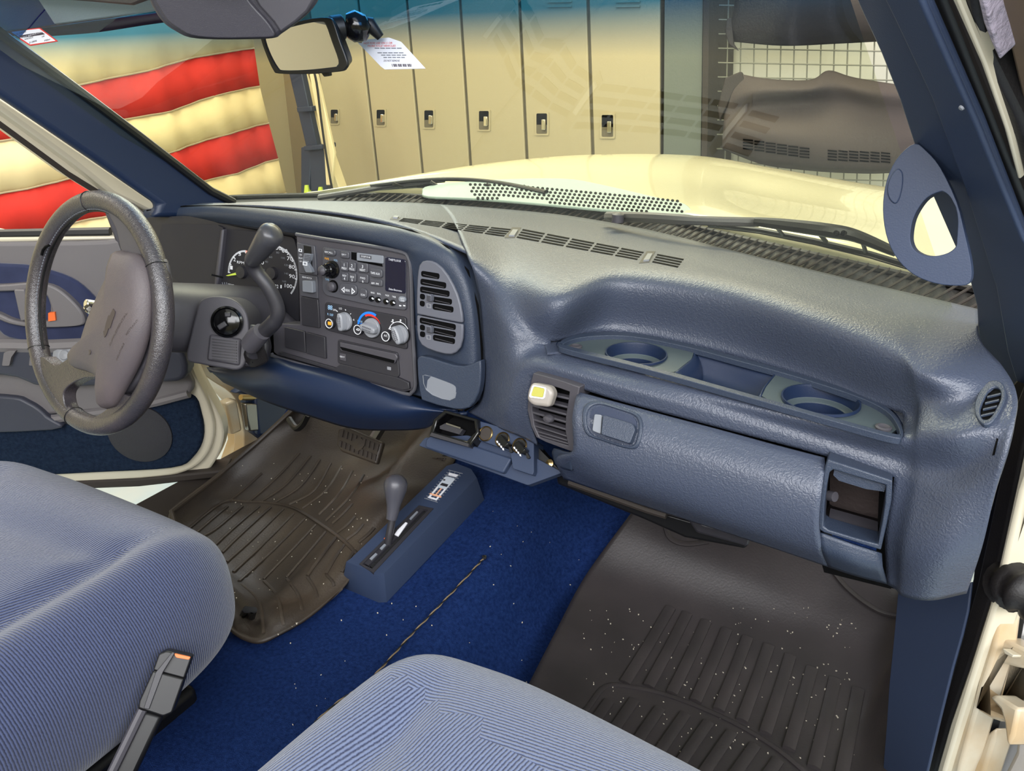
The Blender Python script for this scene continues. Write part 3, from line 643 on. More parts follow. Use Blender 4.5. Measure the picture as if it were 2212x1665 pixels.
# ribs between (top) and (bottom) of the upper field, and the lower field
up0 = [(1436, 1303), (1468, 1312), (1508, 1328), (1551, 1345), (1596, 1363), (1641, 1380), (1688, 1398), (1733, 1424), (1781, 1451), (1832, 1470), (1882, 1494)]
up1 = [(1318, 1484), (1370, 1488), (1420, 1500), (1470, 1518), (1522, 1534), (1570, 1556), (1622, 1580), (1672, 1610), (1722, 1648), (1780, 1690), (1835, 1720)]
def arcy(x): return 1483+max(0, x-1310)**1.62*.0072
md = lambda a, b: ((a[0]+b[0])/2, (a[1]+b[1])/2)
for (a, b), (a2, b2) in zip(zip(up0, up1), zip(up0[1:], up1[1:])):
    a, b = md(a, a2), md(b, b2); rib([(a[0]-3, a[1]+6), ((a[0]+b[0])/2+2, (a[1]+b[1])/2), (b[0]+6, b[1]-9)], .0108, M_MAT, t, 'rib', .024, .45)
lo0 = [(1300, 1502), (1355, 1500), (1410, 1518), (1465, 1530), (1515, 1548), (1565, 1570), (1615, 1598), (1665, 1630), (1712, 1664)]
for x, y in lo0: rib([(x+16, y+14), (x-34, y+86), (x-82, y+160)], .0098, M_MAT, t, 'rib', .024, .45)
rib([(1235, 1572), (1270, 1530), (1310, 1483), (1370, 1486), (1440, 1502), (1520, 1532), (1600, 1570), (1680, 1620), (1740, 1670)], .0050, M_MAT, t, 'cross_rib', .026)
mk('edge_rim', tube([PM_ + V((0, 0, .004)) for PM_ in cr([PM[1][-1], PM[2][-1], PM[3][-1], PM[4][-1], PM[5][-1]], 5, False)], .006, 8), M_MAT, t)
rib([(1436, 1120), (1446, 1160), (1480, 1175), (1530, 1170)], .006, M_MAT, t, 'molded_edge', .028)
rib([(1780, 1205), (1830, 1270), (1900, 1320), (1970, 1335)], .006, M_MAT, t, 'molded_edge', .035)
# grit on the mats and carpet: too small to pick apart
gv = []
rnd = random.Random(3)
for k in range(420):
    if k < 260: x, y = rnd.uniform(1260, 1850), rnd.uniform(1310, 1640); off = .021
    elif k < 340: x, y = rnd.uniform(480, 800), rnd.uniform(1000, 1330); off = .021
    else: x, y = rnd.uniform(620, 1300), rnd.uniform(1080, 1600); off = .004
    r = rnd.uniform(.0004, .001); p = (BVM.p(x, y, .0005) if k < 260 else BVD.p(x, y, .0005) if k < 340 else PH(x, y, .002)); gv.append(box(p, r, r*rnd.uniform(.6, 1.4), r, u=V((rnd.random()+.1, rnd.random(), 0)), v=V((-rnd.random(), rnd.random()+.1, 0))))
o = mk('grit', join(*gv), mat('pale_grit', (190, 182, 165), .8), kind='stuff'); tag(o, 'pale grit and crumbs scattered on mats and carpet', 'grit')
# long thin twisted wire lying on the carpet
wp = [PH(x, y, .008) for x, y in [(1045, 1206), (1030, 1222), (980, 1276), (930, 1328), (880, 1380), (830, 1436), (785, 1480), (735, 1512), (680, 1560)]]
wp = cr(wp, 14, False)
t = thing('twisted_wire', 'long thin twisted wire lying on the blue carpet', 'wire', wp[0])
for ph in (0, math.pi):
    q = []
    for i, p in enumerate(wp): q.append(p+V((0, 0, .0012*math.sin(i*.75+ph)))+V((.7, .7, 0))*.0012*math.cos(i*.75+ph))
    mk('strand', tube(q, .0012, 6), M_BLK if ph == 0 else mat('rusty_wire', (120, 104, 80), .5), t)
mk('tip', lathe(PH(1046, 1204, .008), (0, 0, 1), [(0, -.004), (.004, -.002), (.0045, 0), (.004, .003), (0, .0045)], 12), M_STL, t)
# ------------------------------------------------------------------ transfer-case shifter console
zc0 = PH(780, 1290, 0)
PK = Pl(zc0+V((0, 0, .055)), (0, -.30, 1), up=V((0, 1, 0)))
t = thing('shifter_console', 'narrow navy shifter console on the carpeted hump with four wheel drive lever', 'console', zc0)
ko = [(762, 1212), (812, 1228), (845, 1222), (880, 1190), (1030, 1045), (1033, 1020), (1000, 1004), (972, 1002), (955, 1015), (740, 1205)]
KT = [PK.p(x, y, 0) for x, y in [(748, 1213), (758, 1206), (965, 1006), (985, 1000), (1018, 1013), (1030, 1032), (830, 1238), (815, 1240)]]
kc = sum(KT, V((0, 0, 0)))/len(KT)
def fl(p, k, dz):
    q = V((kc.x+(p.x-kc.x)*k, kc.y+(p.y-kc.y)*(1+(k-1)*.18), 0)); q.z = H(q.x, q.y)+dz; return q
KB = [fl(p, 1.22, .0) for p in KT]
vs, fs = prism(KT, KB, captop=False, capbot=False)
slot = [PK.p(x, y, 0) for x, y in [(776, 1218), (905, 1092), (934, 1098), (806, 1235)]]
vs = list(vs)+slot; n8 = len(KT)
top = [n8+i for i in range(n8)]; s = [2*n8+i for i in range(4)]
# top face with the slot opening: indices of KT = 0 bl,1 bl2,2 tl,3 tl2,4 tr,5 tr2,6 br,7 br2
fs += [(top[0], top[1], s[0]), (top[1], top[2], s[1], s[0]), (top[2], top[3], s[1]), (top[3], top[4], s[2], s[1]), (top[4], top[5], s[2]), (top[5], top[6], s[3], s[2]), (top[6], top[7], s[3]), (top[7], top[0], s[0], s[3])]
mk('housing', (vs, fs), M_TRIM, t, solid=.004, smooth=30, bevel=.004, off=-1)
mk('slot_well', slab(PK, [(778, 1218), (905, 1094), (932, 1099), (806, 1234)], -.035, -.022), M_DARK, t)
mk('slot_bezel', ringslab(PK, [(776, 1218), (905, 1091), (936, 1098), (806, 1237)], [(783, 1218), (906, 1097), (925, 1101), (804, 1228)], -.004, .002), M_DG2, t)
mk('slot_brush', slab(PK, [(800, 1222), (918, 1104), (929, 1106), (808, 1230)], -.018, -.005), mat('black_brush', (22, 22, 24), .9, bump=('noise', 500, 1, .004)), t)
mk('range_plate', slab(PK, [(786, 1216), (905, 1098), (915, 1101), (796, 1221)], -.008, -.001), M_DG2, t)
mk('range_marker', slab(PK, [(852, 1154), (872, 1126), (880, 1129), (860, 1158)], -.001, .001), M_PAPER, t)
mk('range_marker', slab(PK, [(884, 1120), (900, 1103), (903, 1105), (887, 1122)], -.001, .001), M_GTXT, t)
mk('range_marker', slab(PK, [(798, 1206), (811, 1194), (815, 1196), (802, 1209)], -.001, .001), M_GTXT, t)
mk('range_marker', slab(PK, [(820, 1184), (830, 1174), (834, 1176), (824, 1187)], -.001, .001), M_GTXT, t)
mk('range_marker', slab(PK, [(829, 1163), (835, 1157), (839, 1160), (833, 1166)], -.001, .001), M_ORG, t)
b0 = PK.p(840, 1168, 0); 
def near(px, py, p): return CAM+ray(px, py)*((p-CAM).dot(fw))
lp = [b0-V((0, 0, .02)), near(838, 1172, b0), near(843, 1145, b0), near(848, 1118, b0+V((0, -.002, 0)))]
lv = mk('lever', tube(lp, [.0072, .0072, .0068, .0066], 12), M_DG2, t)
kn = [near(x, y, b0+V((0, -.005, 0))) for x, y in [(845, 1122), (848, 1108), (850, 1092), (852, 1075), (854, 1058), (855, 1044), (856, 1034), (857, 1027), (857, 1024)]]
mk('lever_knob', tube(kn, [.0095, .011, .0125, .0165, .0205, .0215, .0185, .0115, .004], 18), mat('soft_grey_knob', (72, 72, 80), .35, bump=('noise', 700, .3, .0004)), t, smooth=60)
# drive diagram decal (truck seen from above on a grid)
PKd = PK
def dl(pts, w_=.8, m=M_GTXT, name='decal_line'):
    (x0, y0), (x1, y1) = pts; d = V((x1-x0, y1-y0)).normalized(); nn = V((-d.y, d.x))*w_
    mk(name, slab(PKd, [(x0+nn.x, y0+nn.y), (x1+nn.x, y1+nn.y), (x1-nn.x, y1-nn.y), (x0-nn.x, y0-nn.y)], .0, .0008), m, t)
def dq(u, v): # decal coords: u along length 0(near)-1(far), v across 0-1
    a = V((918, 1076)).lerp(V((970, 1015)), u); b = V((944, 1084)).lerp(V((998, 1022)), u); return a.lerp(b, v)
for k in range(13):
    a, b = dq(k/12, -.05), dq(k/12, 1.05); dl([(a.x, a.y), (b.x, b.y)], .5)
for v in (.12, .88, .5):
    a, b = dq(0, v), dq(1, v); dl([(a.x, a.y), (b.x, b.y)], .5)
def dpoly(pts, m, d=.0012, name='decal_shape'):
    mk(name, slab(PKd, [tuple(dq(u, v)) for u, v in pts], 0, d), m, t)
dpoly([(.42, .12), (.76, .12), (.80, .2), (.80, .8), (.76, .88), (.42, .88)], mat('decal_silver', (190, 198, 208), .5))
dpoly([(.50, .22), (.58, .25), (.58, .75), (.50, .78)], M_DG2, .0016); dpoly([(.66, .15), (.70, .15), (.70, .3), (.66, .3)], M_DG2, .0016)
dpoly([(.05, .14), (.42, .14), (.42, .26), (.05, .26)], M_PAPER, .0016); dpoly([(.05, .74), (.42, .74), (.42, .86), (.05, .86)], M_PAPER, .0016); dpoly([(.05, .26), (.09, .26), (.09, .74), (.05, .74)], M_PAPER, .0016)
dpoly([(.16, .05), (.2, .05), (.2, .95), (.16, .95)], mat('decal_peach', (235, 175, 140), .6), .0018); dpoly([(.2, .46), (.42, .46), (.42, .54), (.2, .54)], MATS['decal_peach'], .0018)
dpoly([(.86, .2), (.93, .15), (.93, .85), (.86, .8)], M_PAPER, .0016)
for x, y in ((850, 1238), (1000, 1078)):
    p = near(x, y, zc0+V((.055, (.03 if x < 900 else .27), .03)))
    d_ = V((.9, -.25, .35)).normalized(); h_ = mk('side_screw', lathe(p, d_, [(.0065, -.004), (.0065, 0), (.0045, .0005), (0, -.0002)], 14), M_DG2, t)
# ------------------------------------------------------------------ pedals
PB = Pl(PY(775, 962, 1.13), (0, -.85, .55))
t = thing('brake_pedal', 'wide brake pedal with ribbed rubber pad above the driver mat', 'pedal', PB.p(775, 990))
mk('pad', slab(PB, rq([(730, 925), (748, 921), (826, 955), (812, 1003), (736, 975), (727, 960)], 5), -.015, .0), M_MATD, t, bevel=.004)
for k in range(9):
    a = V((737, 927)).lerp(V((818, 960)), k/8.5); mk('tread', slab(PB, [(a.x, a.y), (a.x+5, a.y+2), (a.x+2, a.y+17), (a.x-3, a.y+15)], 0, .003), M_BRN, t)
for k in range(9):
    a = V((733, 951)).lerp(V((812, 982)), k/8.5); mk('tread', slab(PB, [(a.x, a.y), (a.x+5, a.y+2), (a.x+3, a.y+15), (a.x-2, a.y+13)], 0, .003), M_BRN, t)
mk('pad_boss', lathe(PB.p(776, 960, 0), PB.n, [(.014, 0), (.014, .003), (0, .004)], 16), M_MATD, t)
mk('arm', tube([PB.p(800, 960, -.02), PY(822, 925, 1.22), PY(835, 880, 1.3)], .012, 8), M_BLK, t)
PGp = Pl(PY(930, 1010, 1.14), (0, -.7, .7))
t = thing('gas_pedal', 'ribbed tan grey accelerator pedal beside the shifter console', 'pedal', PGp.p(900, 1035))
mk('pad', slab(PGp, rq([(918, 985), (964, 988), (935, 1032), (915, 1042), (889, 1036)], 4), -.012, .0), M_BRN, t, bevel=.004)
for k in range(3):
    a, b = V((922+k*13, 986)), V((892+k*13, 1034-k*1)); 
    for q in range(11):
        c = a.lerp(b, (q+.4)/11.5); mk('tread', slab(PGp, [(c.x, c.y), (c.x+11, c.y+1), (c.x+9.5, c.y+3.2), (c.x-1.5, c.y+2.2)], 0, .0025), M_MATD, t)
mk('arm', tube([PGp.p(960, 990, -.01), PY(985, 960, 1.25)], .008, 8), M_BLK, t)
t = thing('parking_pedal', 'black parking brake pedal arm at the left kick panel', 'pedal', PY(640, 930, 1.25))
mk('arm', tube(cr([PY(665, 895, 1.2), PY(655, 915, 1.2), PY(640, 925, 1.2), PY(625, 905, 1.22)], 5, False), .008, 8), M_BLK, t)
mk('kick_panel', slab(PLL, [(552, 860), (640, 850), (660, 900), (640, 925), (600, 945), (560, 940)], .03, .05), M_NAVY, bevel=.006) and None
tag(bpy.data.objects['kick_panel'], 'navy kick panel below the dash at the driver side', 'trim')
# ------------------------------------------------------------------ seats
def superq(c, a, b, h, n1=5, n2=3.2, nu=56, nv=36, disp=None, rot=0.0):
    """cushion: superellipsoid with a flat, sculpted top"""
    vs, fs = [], []
    def sp(x, e): return math.copysign(abs(x)**e, x)
    for i in range(nv+1):
        la = -math.pi/2+math.pi*i/nv
        for j in range(nu):
            lo = 2*math.pi*j/nu
            x = sp(math.cos(la), 2/n2)*sp(math.cos(lo), 2/n1); y = sp(math.cos(la), 2/n2)*sp(math.sin(lo), 2/n1); z = sp(math.sin(la), 2/n2)
            dz = disp(x, y) if disp and z > 0 else 0
            X, Y = x*a, y*b; Xr = X*math.cos(rot)-Y*math.sin(rot); Yr = X*math.sin(rot)+Y*math.cos(rot)
            vs.append(V(c)+V((Xr, Yr, z*h+dz*sst(z, .1, .8))))
    for i in range(nv):
        for j in range(nu): k = (j+1) % nu; fs.append((i*nu+j, i*nu+k, (i+1)*nu+k, (i+1)*nu+j))
    return vs, fs
def seat(name, lab, c, a, b, h, m1, m2, side, rot=0.0, n1=5):
    t = thing(name, lab, 'seat', (c[0], c[1], H(c[0], c[1])*0))
    def disp(x, y):
        z = .020*math.exp(-((abs(x)-.80)/.13)**2)-.020*math.exp(-((abs(x)-.60)/.045)**2)*(1-sst(y, .45, .75))
        z += .012*math.exp(-((y-.72)/.2)**2)
        z -= .012*math.exp(-((y-.45-.1*x)/.05)**2)*(1-sst(abs(x), .45, .62))
        return z
    mk('cushion', superq(c, a, b, h, n1=n1, disp=disp, rot=rot), [m1, m2], t, smooth=180, sub=1)
    ob = bpy.data.objects
    cu = [x for x in t.children if x.name.startswith('cushion')][0]
    for p in cu.data.polygons:
        q = p.center; xx = (q.x*math.cos(rot)+q.y*math.sin(rot))/a; yy = (-q.x*math.sin(rot)+q.y*math.cos(rot))/b
        if (side > 0 and xx > .60 and abs(xx) > 0) or (side < 0 and yy > .60 and abs(xx) < yy*1.2) or (side > 0 and False): p.material_index = 1
    mk('base', box((c[0], c[1]-.05, (c[2]-h)*.5+.0), a*.8, b*.8, max(.03, (c[2]-h)*.5)), M_BLK, t, bevel=.01)
    return t
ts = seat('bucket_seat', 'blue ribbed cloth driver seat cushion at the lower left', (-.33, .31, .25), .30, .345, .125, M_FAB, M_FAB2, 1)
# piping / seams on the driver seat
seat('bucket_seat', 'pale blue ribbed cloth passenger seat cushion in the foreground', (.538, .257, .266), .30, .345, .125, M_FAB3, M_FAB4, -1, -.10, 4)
# seat belt buckle
def bk(x, y, t): return PT(x, y, t)
t = thing('seat_belt_buckle', 'black seat belt buckle with orange release standing beside driver seat', 'buckle', PT(240, 1640, .95))
n_ = V((.62, -.55, .55)).normalized(); PBK = Pl(PT(360, 1480, .97), n_, up=PT(390, 1410, .97)-PT(320, 1530, .97))
mk('upper_housing', slab(PBK, rq([(343, 1412), (360, 1405), (415, 1418), (398, 1466), (330, 1448)], 5), -.028, .0), M_BLK, t, bevel=.005, seg=3)
mk('lower_housing', slab(PBK, rq([(330, 1448), (398, 1466), (372, 1540), (352, 1548), (298, 1530), (300, 1515)], 5), -.030, .004), M_BLK, t, bevel=.006, seg=3)
mk('edge_highlight_band', slab(PBK, rq([(372, 1408), (378, 1410), (352, 1452), (322, 1532), (310, 1530), (336, 1452)], 2), .0, .006), M_DG2, t, bevel=.002)
mk('release_button', slab(PBK, rq([(376, 1411), (412, 1419), (408, 1425), (380, 1420)], 3), .0, .004), M_ORG, t, bevel=.001, label='orange release button')
mk('stalk', slab(PBK, [(300, 1530), (352, 1546), (290, 1680), (230, 1680)], -.02, -.002), M_BLK, t, bevel=.005)
mk('webbing_edge', tube([PBK.p(308, 1532, .0), PBK.p(280, 1590, .0), PBK.p(238, 1676, .0)], .006, 8), M_DG, t)
# ------------------------------------------------------------------ dashboard
T = [
 [(950, 441, .70), (1085, 451, .70), (1230, 466, .70), (1400, 496, .70), (1600, 545, .70), (1790, 591, .70), (1920, 622, .70), (1985, 637, .70), (2045, 651, .70), (2112, 667, .70)],
 [(975, 470, .722), (1090, 490, .718), (1215, 515, .715), (1400, 540, .715), (1590, 585, .715), (1785, 640, .715), (1925, 680, .715), (1995, 700, .714), (2055, 715, .712), (2118, 732, .71)],
 [(1010, 545, .94*1), (1095, 580, .708), (1205, 630, .704), (1345, 600, .710), (1560, 632, .710), (1770, 698, .708), (1925, 756, .705), (1982, 790, .70), (2050, 800, .70), (2165, 790, .90)],
 [(1034, 640, .935), (1096, 680, .895), (1190, 736, .63), (1320, 716, .63), (1530, 754, .63), (1740, 817, .63), (1950, 892, .635), (1992, 866, .662), (2068, 872, .672), (2195, 845, .85)],
 [(1042, 730, .93), (1100, 750, .88), (1192, 751, .624), (1360, 789, .624), (1570, 846, .625), (1770, 900, .626), (1945, 945, .628), (1990, 940, .64), (2075, 940, .655), (2192, 905, .81)],
 [(1045, 780, .925), (1098, 800, .875), (1165, 782, .865), (1350, 830, .852), (1570, 887, .846), (1765, 941, .842), (1935, 988, .838), (1990, 1005, .825), (2070, 1010, .81), (2173, 972, .79)],
 [(1044, 830, .92), (1090, 850, .87), (1150, 812, .862), (1345, 868, .85), (1565, 927, .842), (1765, 980, .838), (1932, 1030, .832), (1985, 1060, .815), (2055, 1080, .795), (2150, 1060, .785)],
 [(1036, 866, .92), (1085, 890, .87), (1140, 890, .86), (1330, 960, .85), (1550, 1030, .85), (1760, 1090, .85), (1912, 1150, .83), (1960, 1190, .80), (2035, 1200, .785), (2122, 1180, .79)],
 [(1012, 890, .925), (1080, 925, .88), (1160, 962, .87), (1330, 1075, .87), (1550, 1150, .87), (1760, 1210, .87), (1915, 1262, .85), (1950, 1288, .83), (2010, 1297, .82), (2088, 1282, .83)]]
TD = [[PA(*k) for k in r] for r in T]
def skp(r, c): return (r > 6 and 2 < c < 6) or (3.02 < r < 3.98 and 2.02 < c < 5.98)
td = thing('dashboard', 'blue grained vinyl dashboard pad with a moulded recess on the passenger side', 'dashboard', (0, .95, .45))
SD = surf(TD, 10, 10, skp); BD = Bv(surf(TD, 10, 10))
mk('dash_pad', SD, M_VIN, td, solid=.004, smooth=80)
# left top pad in front of the instruments
TL = [[(250, 452, 1.24), (330, 446, 1.26), (500, 436, 1.30), (680, 433, 1.33), (850, 436, 1.36), (950, 441, 1.385)],
      [(262, 455, 1.16), (330, 448, 1.16), (500, 439, 1.16), (680, 438, 1.17), (850, 452, 1.16), (972, 470, 1.15)],
      [(285, 460, 1.11), (330, 451, 1.10), (500, 442, 1.06), (670, 452, 1.02), (840, 480, .98), (1003, 540, .955)]]
KL = [[PY(*k) for k in r] for r in TL]
for r_, e_ in zip(KL, ([(950, 441, .70), (1020, 446, .688)], [(974, 470, .7215), (1040, 482, .706)], [(1004, 541, .952), (1045, 575, .955)])):
    r_[5] = PA(*e_[0]); r_.append(PA(*e_[1]))
mk('dash_top_pad', surf(KL, 10, 8), M_VIN, td, solid=.004, smooth=80)
mk('dash_left_end', prism([PY(x, y, Y) for x, y, Y in [(285, 460, 1.10), (330, 452, 1.10), (330, 700, 1.10), (285, 700, 1.10)]], [PY(x, y, Y) for x, y, Y in [(262, 455, 1.24), (330, 448, 1.24), (330, 700, 1.24), (262, 700, 1.24)]]), M_NAVY, td)
# brow / instrument surround: lofted band, groove outside, rounded lip inside
OUT = [(300, 470, 1.10), (318, 455, 1.095), (400, 446, 1.075), (500, 445, 1.05), (640, 456, 1.02), (780, 476, .985), (890, 499, .96), (965, 533, .95), (1010, 585, .945), (1031, 660, .94), (1040, 750, .935), (1041, 835, .93), (1030, 870, .93), (1004, 886, .93)]
CRS = [(308, 478, 1.085), (330, 466, 1.08), (405, 457, 1.06), (500, 456, 1.035), (635, 470, 1.00), (770, 492, .965), (880, 517, .945), (945, 548, .935), (985, 598, .93), (1006, 665, .925), (1014, 750, .92), (1014, 830, .915), (1004, 858, .915), (980, 870, .915)]
MID = [(316, 486, 1.09), (342, 474, 1.08), (410, 468, 1.06), (495, 470, 1.035), (630, 487, 1.00), (760, 511, .965), (865, 535, .945), (900, 548, .935), (940, 612, .935), (955, 670, .93), (962, 750, .925), (962, 820, .92), (958, 842, .92), (945, 862, .918)]
INN = [(322, 492, 1.11), (350, 482, 1.10), (415, 478, 1.08), (490, 484, 1.055), (625, 503, 1.02), (750, 523, .985), (860, 545, .958), (882, 562, .947), (889, 612, .945), (892, 670, .94), (894, 750, .935), (897, 820, .93), (898, 842, .928), (892, 852, .928)]
OUT0 = [(a+(4 if i < 6 else 14 if i < 8 else 30), b-(6 if i < 9 else 0), c+(.05 if i < 8 else .035)) for i, (a, b, c) in enumerate(OUT)]
mk('instrument_surround', surf([[PY(*k) for k in r] for r in (OUT0, OUT, CRS, MID, INN)], 8, 8), M_VINS, td, solid=.004, smooth=60)
mk('surround_groove', tube([PY(a, b, c)+V((0, 0, 0)) for a, b, c in OUT[1:]], .0022, 6), M_DARK, td)
mk('brow_inner_lip', surf([[PY(*k) for k in r[:7]] for r in ([(a, b, c) for a, b, c in INN], [(a+2, b+6, c+.03) for a, b, c in INN], [(a+4, b+10, c+.09) for a, b, c in INN])], 8, 3), M_DG2, td, solid=.003)
# lower brow-side fill under the vents to the bolster
mk('stack_side', prism([PY(x, y, .935) for x, y in [(884, 700), (1014, 720), (1014, 850), (985, 876), (890, 852)]], [PY(x, y, 1.05) for x, y in [(884, 700), (1014, 720), (1014, 850), (985, 876), (890, 852)]]), M_VINS, td)
# knee bolster
BO = [[(446, 793, .90), (520, 790, .91), (588, 768, .92), (640, 780, .92), (750, 806, .92), (870, 846, .92), (935, 870, .92), (1010, 890, .92)],
      [(455, 802, .89), (525, 812, .895), (590, 790, .89), (640, 800, .885), (750, 830, .885), (865, 868, .885), (930, 884, .895), (990, 893, .91)],
      [(470, 815, .90), (530, 835, .90), (592, 830, .88), (650, 850, .875), (755, 885, .875), (850, 900, .88), (925, 897, .90), (975, 895, .92)],
      [(482, 826, .93), (555, 860, .93), (610, 881, .92), (670, 900, .91), (760, 926, .91), (850, 930, .915), (920, 925, .93), (945, 905, .95)]]
mk('knee_bolster', surf([[PY(*k) for k in r] for r in BO], 8, 8), M_NAVY, td, solid=.006, smooth=60)
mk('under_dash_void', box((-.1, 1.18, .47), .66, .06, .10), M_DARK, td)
mk('bracket', slab(Pl((0, .98, .4), (0, -1, .2)), [(925, 885), (960, 888), (950, 925), (925, 905)], -.02, .0), M_BLK, td)
# defroster slots on top of the dash
def onsurf(bv, px, off, d0=-.003):
    P, ns = [], V((0, 0, 0))
    for x, y in px: p, n = bv.hit(x, y); P.append(p); ns += n
    ns.normalize(); return prism([p+ns*off for p in P], [p+ns*d0 for p in P]), ns
BT = Bv(join(surf(TD, 10, 10), surf(KL, 10, 8)))
rowsd = [((836, 467), (1100, 487), (1110, 505), (870, 474))]
def quadpt(q, u, v): 
    a = V(q[0]).lerp(V(q[1]), u); b = V(q[3]).lerp(V(q[2]), u); return a.lerp(b, v)
secs = [((870, 471), (1108, 495), (1090, 513), (858, 478), 5, 4), ((1128, 494), (1395, 545), (1378, 564), (1112, 515), 5, 4), ((1418, 548), (1482, 560), (1467, 581), (1405, 568), 1, 4)]
for a, b, c, d, nx, ny in secs:
    q = (a, b, c, d)
    for i in range(nx):
        for j in range(ny):
            u0, u1 = (i+.04)/nx, (i+.93)/nx; v0, v1 = (j+.12)/ny, (j+.62)/ny
            vf, n_ = onsurf(BT, [tuple(quadpt(q, u0, v0)), tuple(quadpt(q, u1, v0)), tuple(quadpt(q, u1, v1)), tuple(quadpt(q, u0, v1))], .0006)
            mk('defroster_slot', vf, M_DARK, td)
for q in ([(1106, 491), (1126, 492), (1112, 514), (1090, 514)], [(1397, 543), (1416, 543), (1403, 567), (1380, 569)], [(848, 468), (866, 470), (860, 476), (842, 474)]):
    vf, n_ = onsurf(BT, q, .0005); h_ = mk('defroster_clip', vf, M_DG2, td)
    vf, n_ = onsurf(BT, shrink(q, .55, (q[0][0]*.3+q[2][0]*.7, q[2][1]-6)), .003); mk('clip_lens', vf, M_SIL, h_)
# ---- recessed tray with two cup rings
PTR = Pl(PZ(1570, 850, .629), (0, -.03, 1), up=V((0, 1, 0)))
tt = thing('cup_holder_tray', 'dark grey green tray with two cup rings set into the dash recess', 'tray', PTR.p(1570, 830))
trO = cr([(1206, 744), (1232, 726), (1290, 717), (1370, 719), (1480, 740), (1600, 772), (1720, 805), (1850, 847), (1918, 880), (1946, 915), (1950, 941), (1925, 943), (1800, 909), (1600, 853), (1400, 798), (1235, 757)], 4)
def inset(P, k, c=(1580, 830)):
    out = []
    n = len(P)
    for i in range(n):
        t_ = (V(P[(i+1) % n])-V(P[i-1])).normalized(); nn = V((-t_.y, t_.x))
        q = V(P[i])+nn*k; out.append(q)
    return out
trO = [V((p.x, p.y)) for p in cr([(x, y, 0) for x, y in [(p.x, p.y) for p in trO]], 1)]
mk('tub', prism([PTR.p(p.x, p.y, -.004) for p in shrink(trO, 1.012)], [PTR.p(p.x, p.y, -.004)-PTR.n*.045+V((0, .022, 0)) for p in shrink(trO, .88)], captop=False), M_NAVY, tt)
for q_ in ([(1890, 850), (1975, 875), (1990, 952), (1920, 950), (1949, 938), (1940, 905)], [(1172, 728), (1235, 720), (1222, 736), (1206, 745), (1235, 757), (1182, 762)]): mk('corner_fill', slab(PTR, q_, -.008, -.005), M_VIN, tt)
trI = inset(trO, 8); trI2 = inset(trO, 5)
mk('rim', ringslab(PTR, trO, trI, -.004, .004), M_VINS, tt, bevel=.0012)
def poly_hit(c, ang, P):
    d = V((math.cos(ang), math.sin(ang))); best = 1e9; n = len(P)
    for i in range(n):
        a, b = V(P[i][:2]), V(P[(i+1) % n][:2]); e = b-a; den = d.x*e.y-d.y*e.x
        if abs(den) < 1e-9: continue
        w_ = a-V(c); tt_ = (w_.x*e.y-w_.y*e.x)/den; u = (w_.x*d.y-w_.y*d.x)/den
        if tt_ > 0 and -1e-6 <= u <= 1+1e-6: best = min(best, tt_)
    return V(c)+d*best
def circ_px(pl, cpx, r, d, n, dc=None):
    c = pl.p(cpx[0], cpx[1], d); return c
def proj(P):
    d = P-CAM; z = d.dot(fw); return (1106+FPX*d.dot(rt)/z, 832.5-FPX*d.dot(upv)/z)
def platewithhole(pl, poly, cpx, r, d0, d1, m, parent, name):
    c = pl.p(cpx[0], cpx[1], d1); n = 48; outer = []; inner = []
    for k in range(n):
        g = 2*math.pi*k/n; q = c+pl.u*math.cos(g)*r+pl.v*math.sin(g)*r; ip = proj(q); inner.append(ip)
        ang = math.atan2(ip[1]-cpx[1], ip[0]-cpx[0]); outer.append(poly_hit(cpx, ang, poly))
    mk(name, ringslab(pl, outer, inner, d0, d1), m, parent); return c
pl_L = [(1214, 745), (1240, 731), (1290, 724), (1370, 726), (1480, 748), (1500, 757), (1494, 775), (1462, 800), (1455, 806), (1400, 790), (1235, 752)]
pl_R = [(1680, 804), (1720, 814), (1845, 855), (1908, 884), (1936, 916), (1938, 934), (1925, 935), (1800, 902), (1644, 858), (1655, 835)]
for poly, cpx, r in ((pl_L, (1374, 766), .040), (pl_R, (1772, 866), .0425)):
    c = platewithhole(PTR, poly, cpx, r, -.008, -.002, M_GREEN, tt, 'cup_plate')
    z_ = (0, 0, -1)
    cpt = mk('cup_ring', lathe(c, z_, [(r*1.04, 0), (r*1.03, -.003), (r*.99, -.003), (r*.97, .0), (r*.95, .014)], 48), M_NAVY, tt, smooth=40)
    mk('cup_ledge', lathe(c, z_, [(r*.955, .013), (r*.93, .0145), (r*.78, .0155), (r*.755, .017)], 48), M_GREEN, cpt, smooth=60)
    mk('cup_wall', lathe(c, z_, [(r*.76, .0165), (r*.74, .036)], 48), M_NAVY, cpt)
    mk('cup_floor', lathe(c, z_, [(r*.75, .034), (r*.56, .035), (r*.54, .031), (r*.46, .031), (r*.44, .035), (0, .035)], 48), M_DG, cpt, smooth=30)
mk('bin_floor', slab(PTR, [(1455, 790), (1500, 740), (1700, 800), (1660, 880), (1560, 865)], -.036, -.034), M_GREEN, tt)
def wall(pts, d0, d1, name='bin_wall'):
    a = [PTR.p(x, y, d1) for x, y in pts]; b = [PTR.p(x2, y2, d0) for x2, y2 in pts]
    return a
W0 = [PTR.p(x, y, -.002) for x, y in [(1500, 757), (1494, 775), (1455, 806)]]
mk('bin_wall', surf([W0, [p+V((.010, 0, -.010)) for p in W0], [p+V((.018, 0, -.034)) for p in W0]], 4, 4), M_NAVY, tt, solid=.002)
W1 = [PTR.p(x, y, -.002) for x, y in [(1680, 804), (1655, 835), (1644, 858)]]
mk('bin_wall', surf([W1, [p+V((-.006, 0, -.012)) for p in W1], [p+V((-.010, 0, -.034)) for p in W1]], 4, 4), M_NAVY, tt, solid=.002)
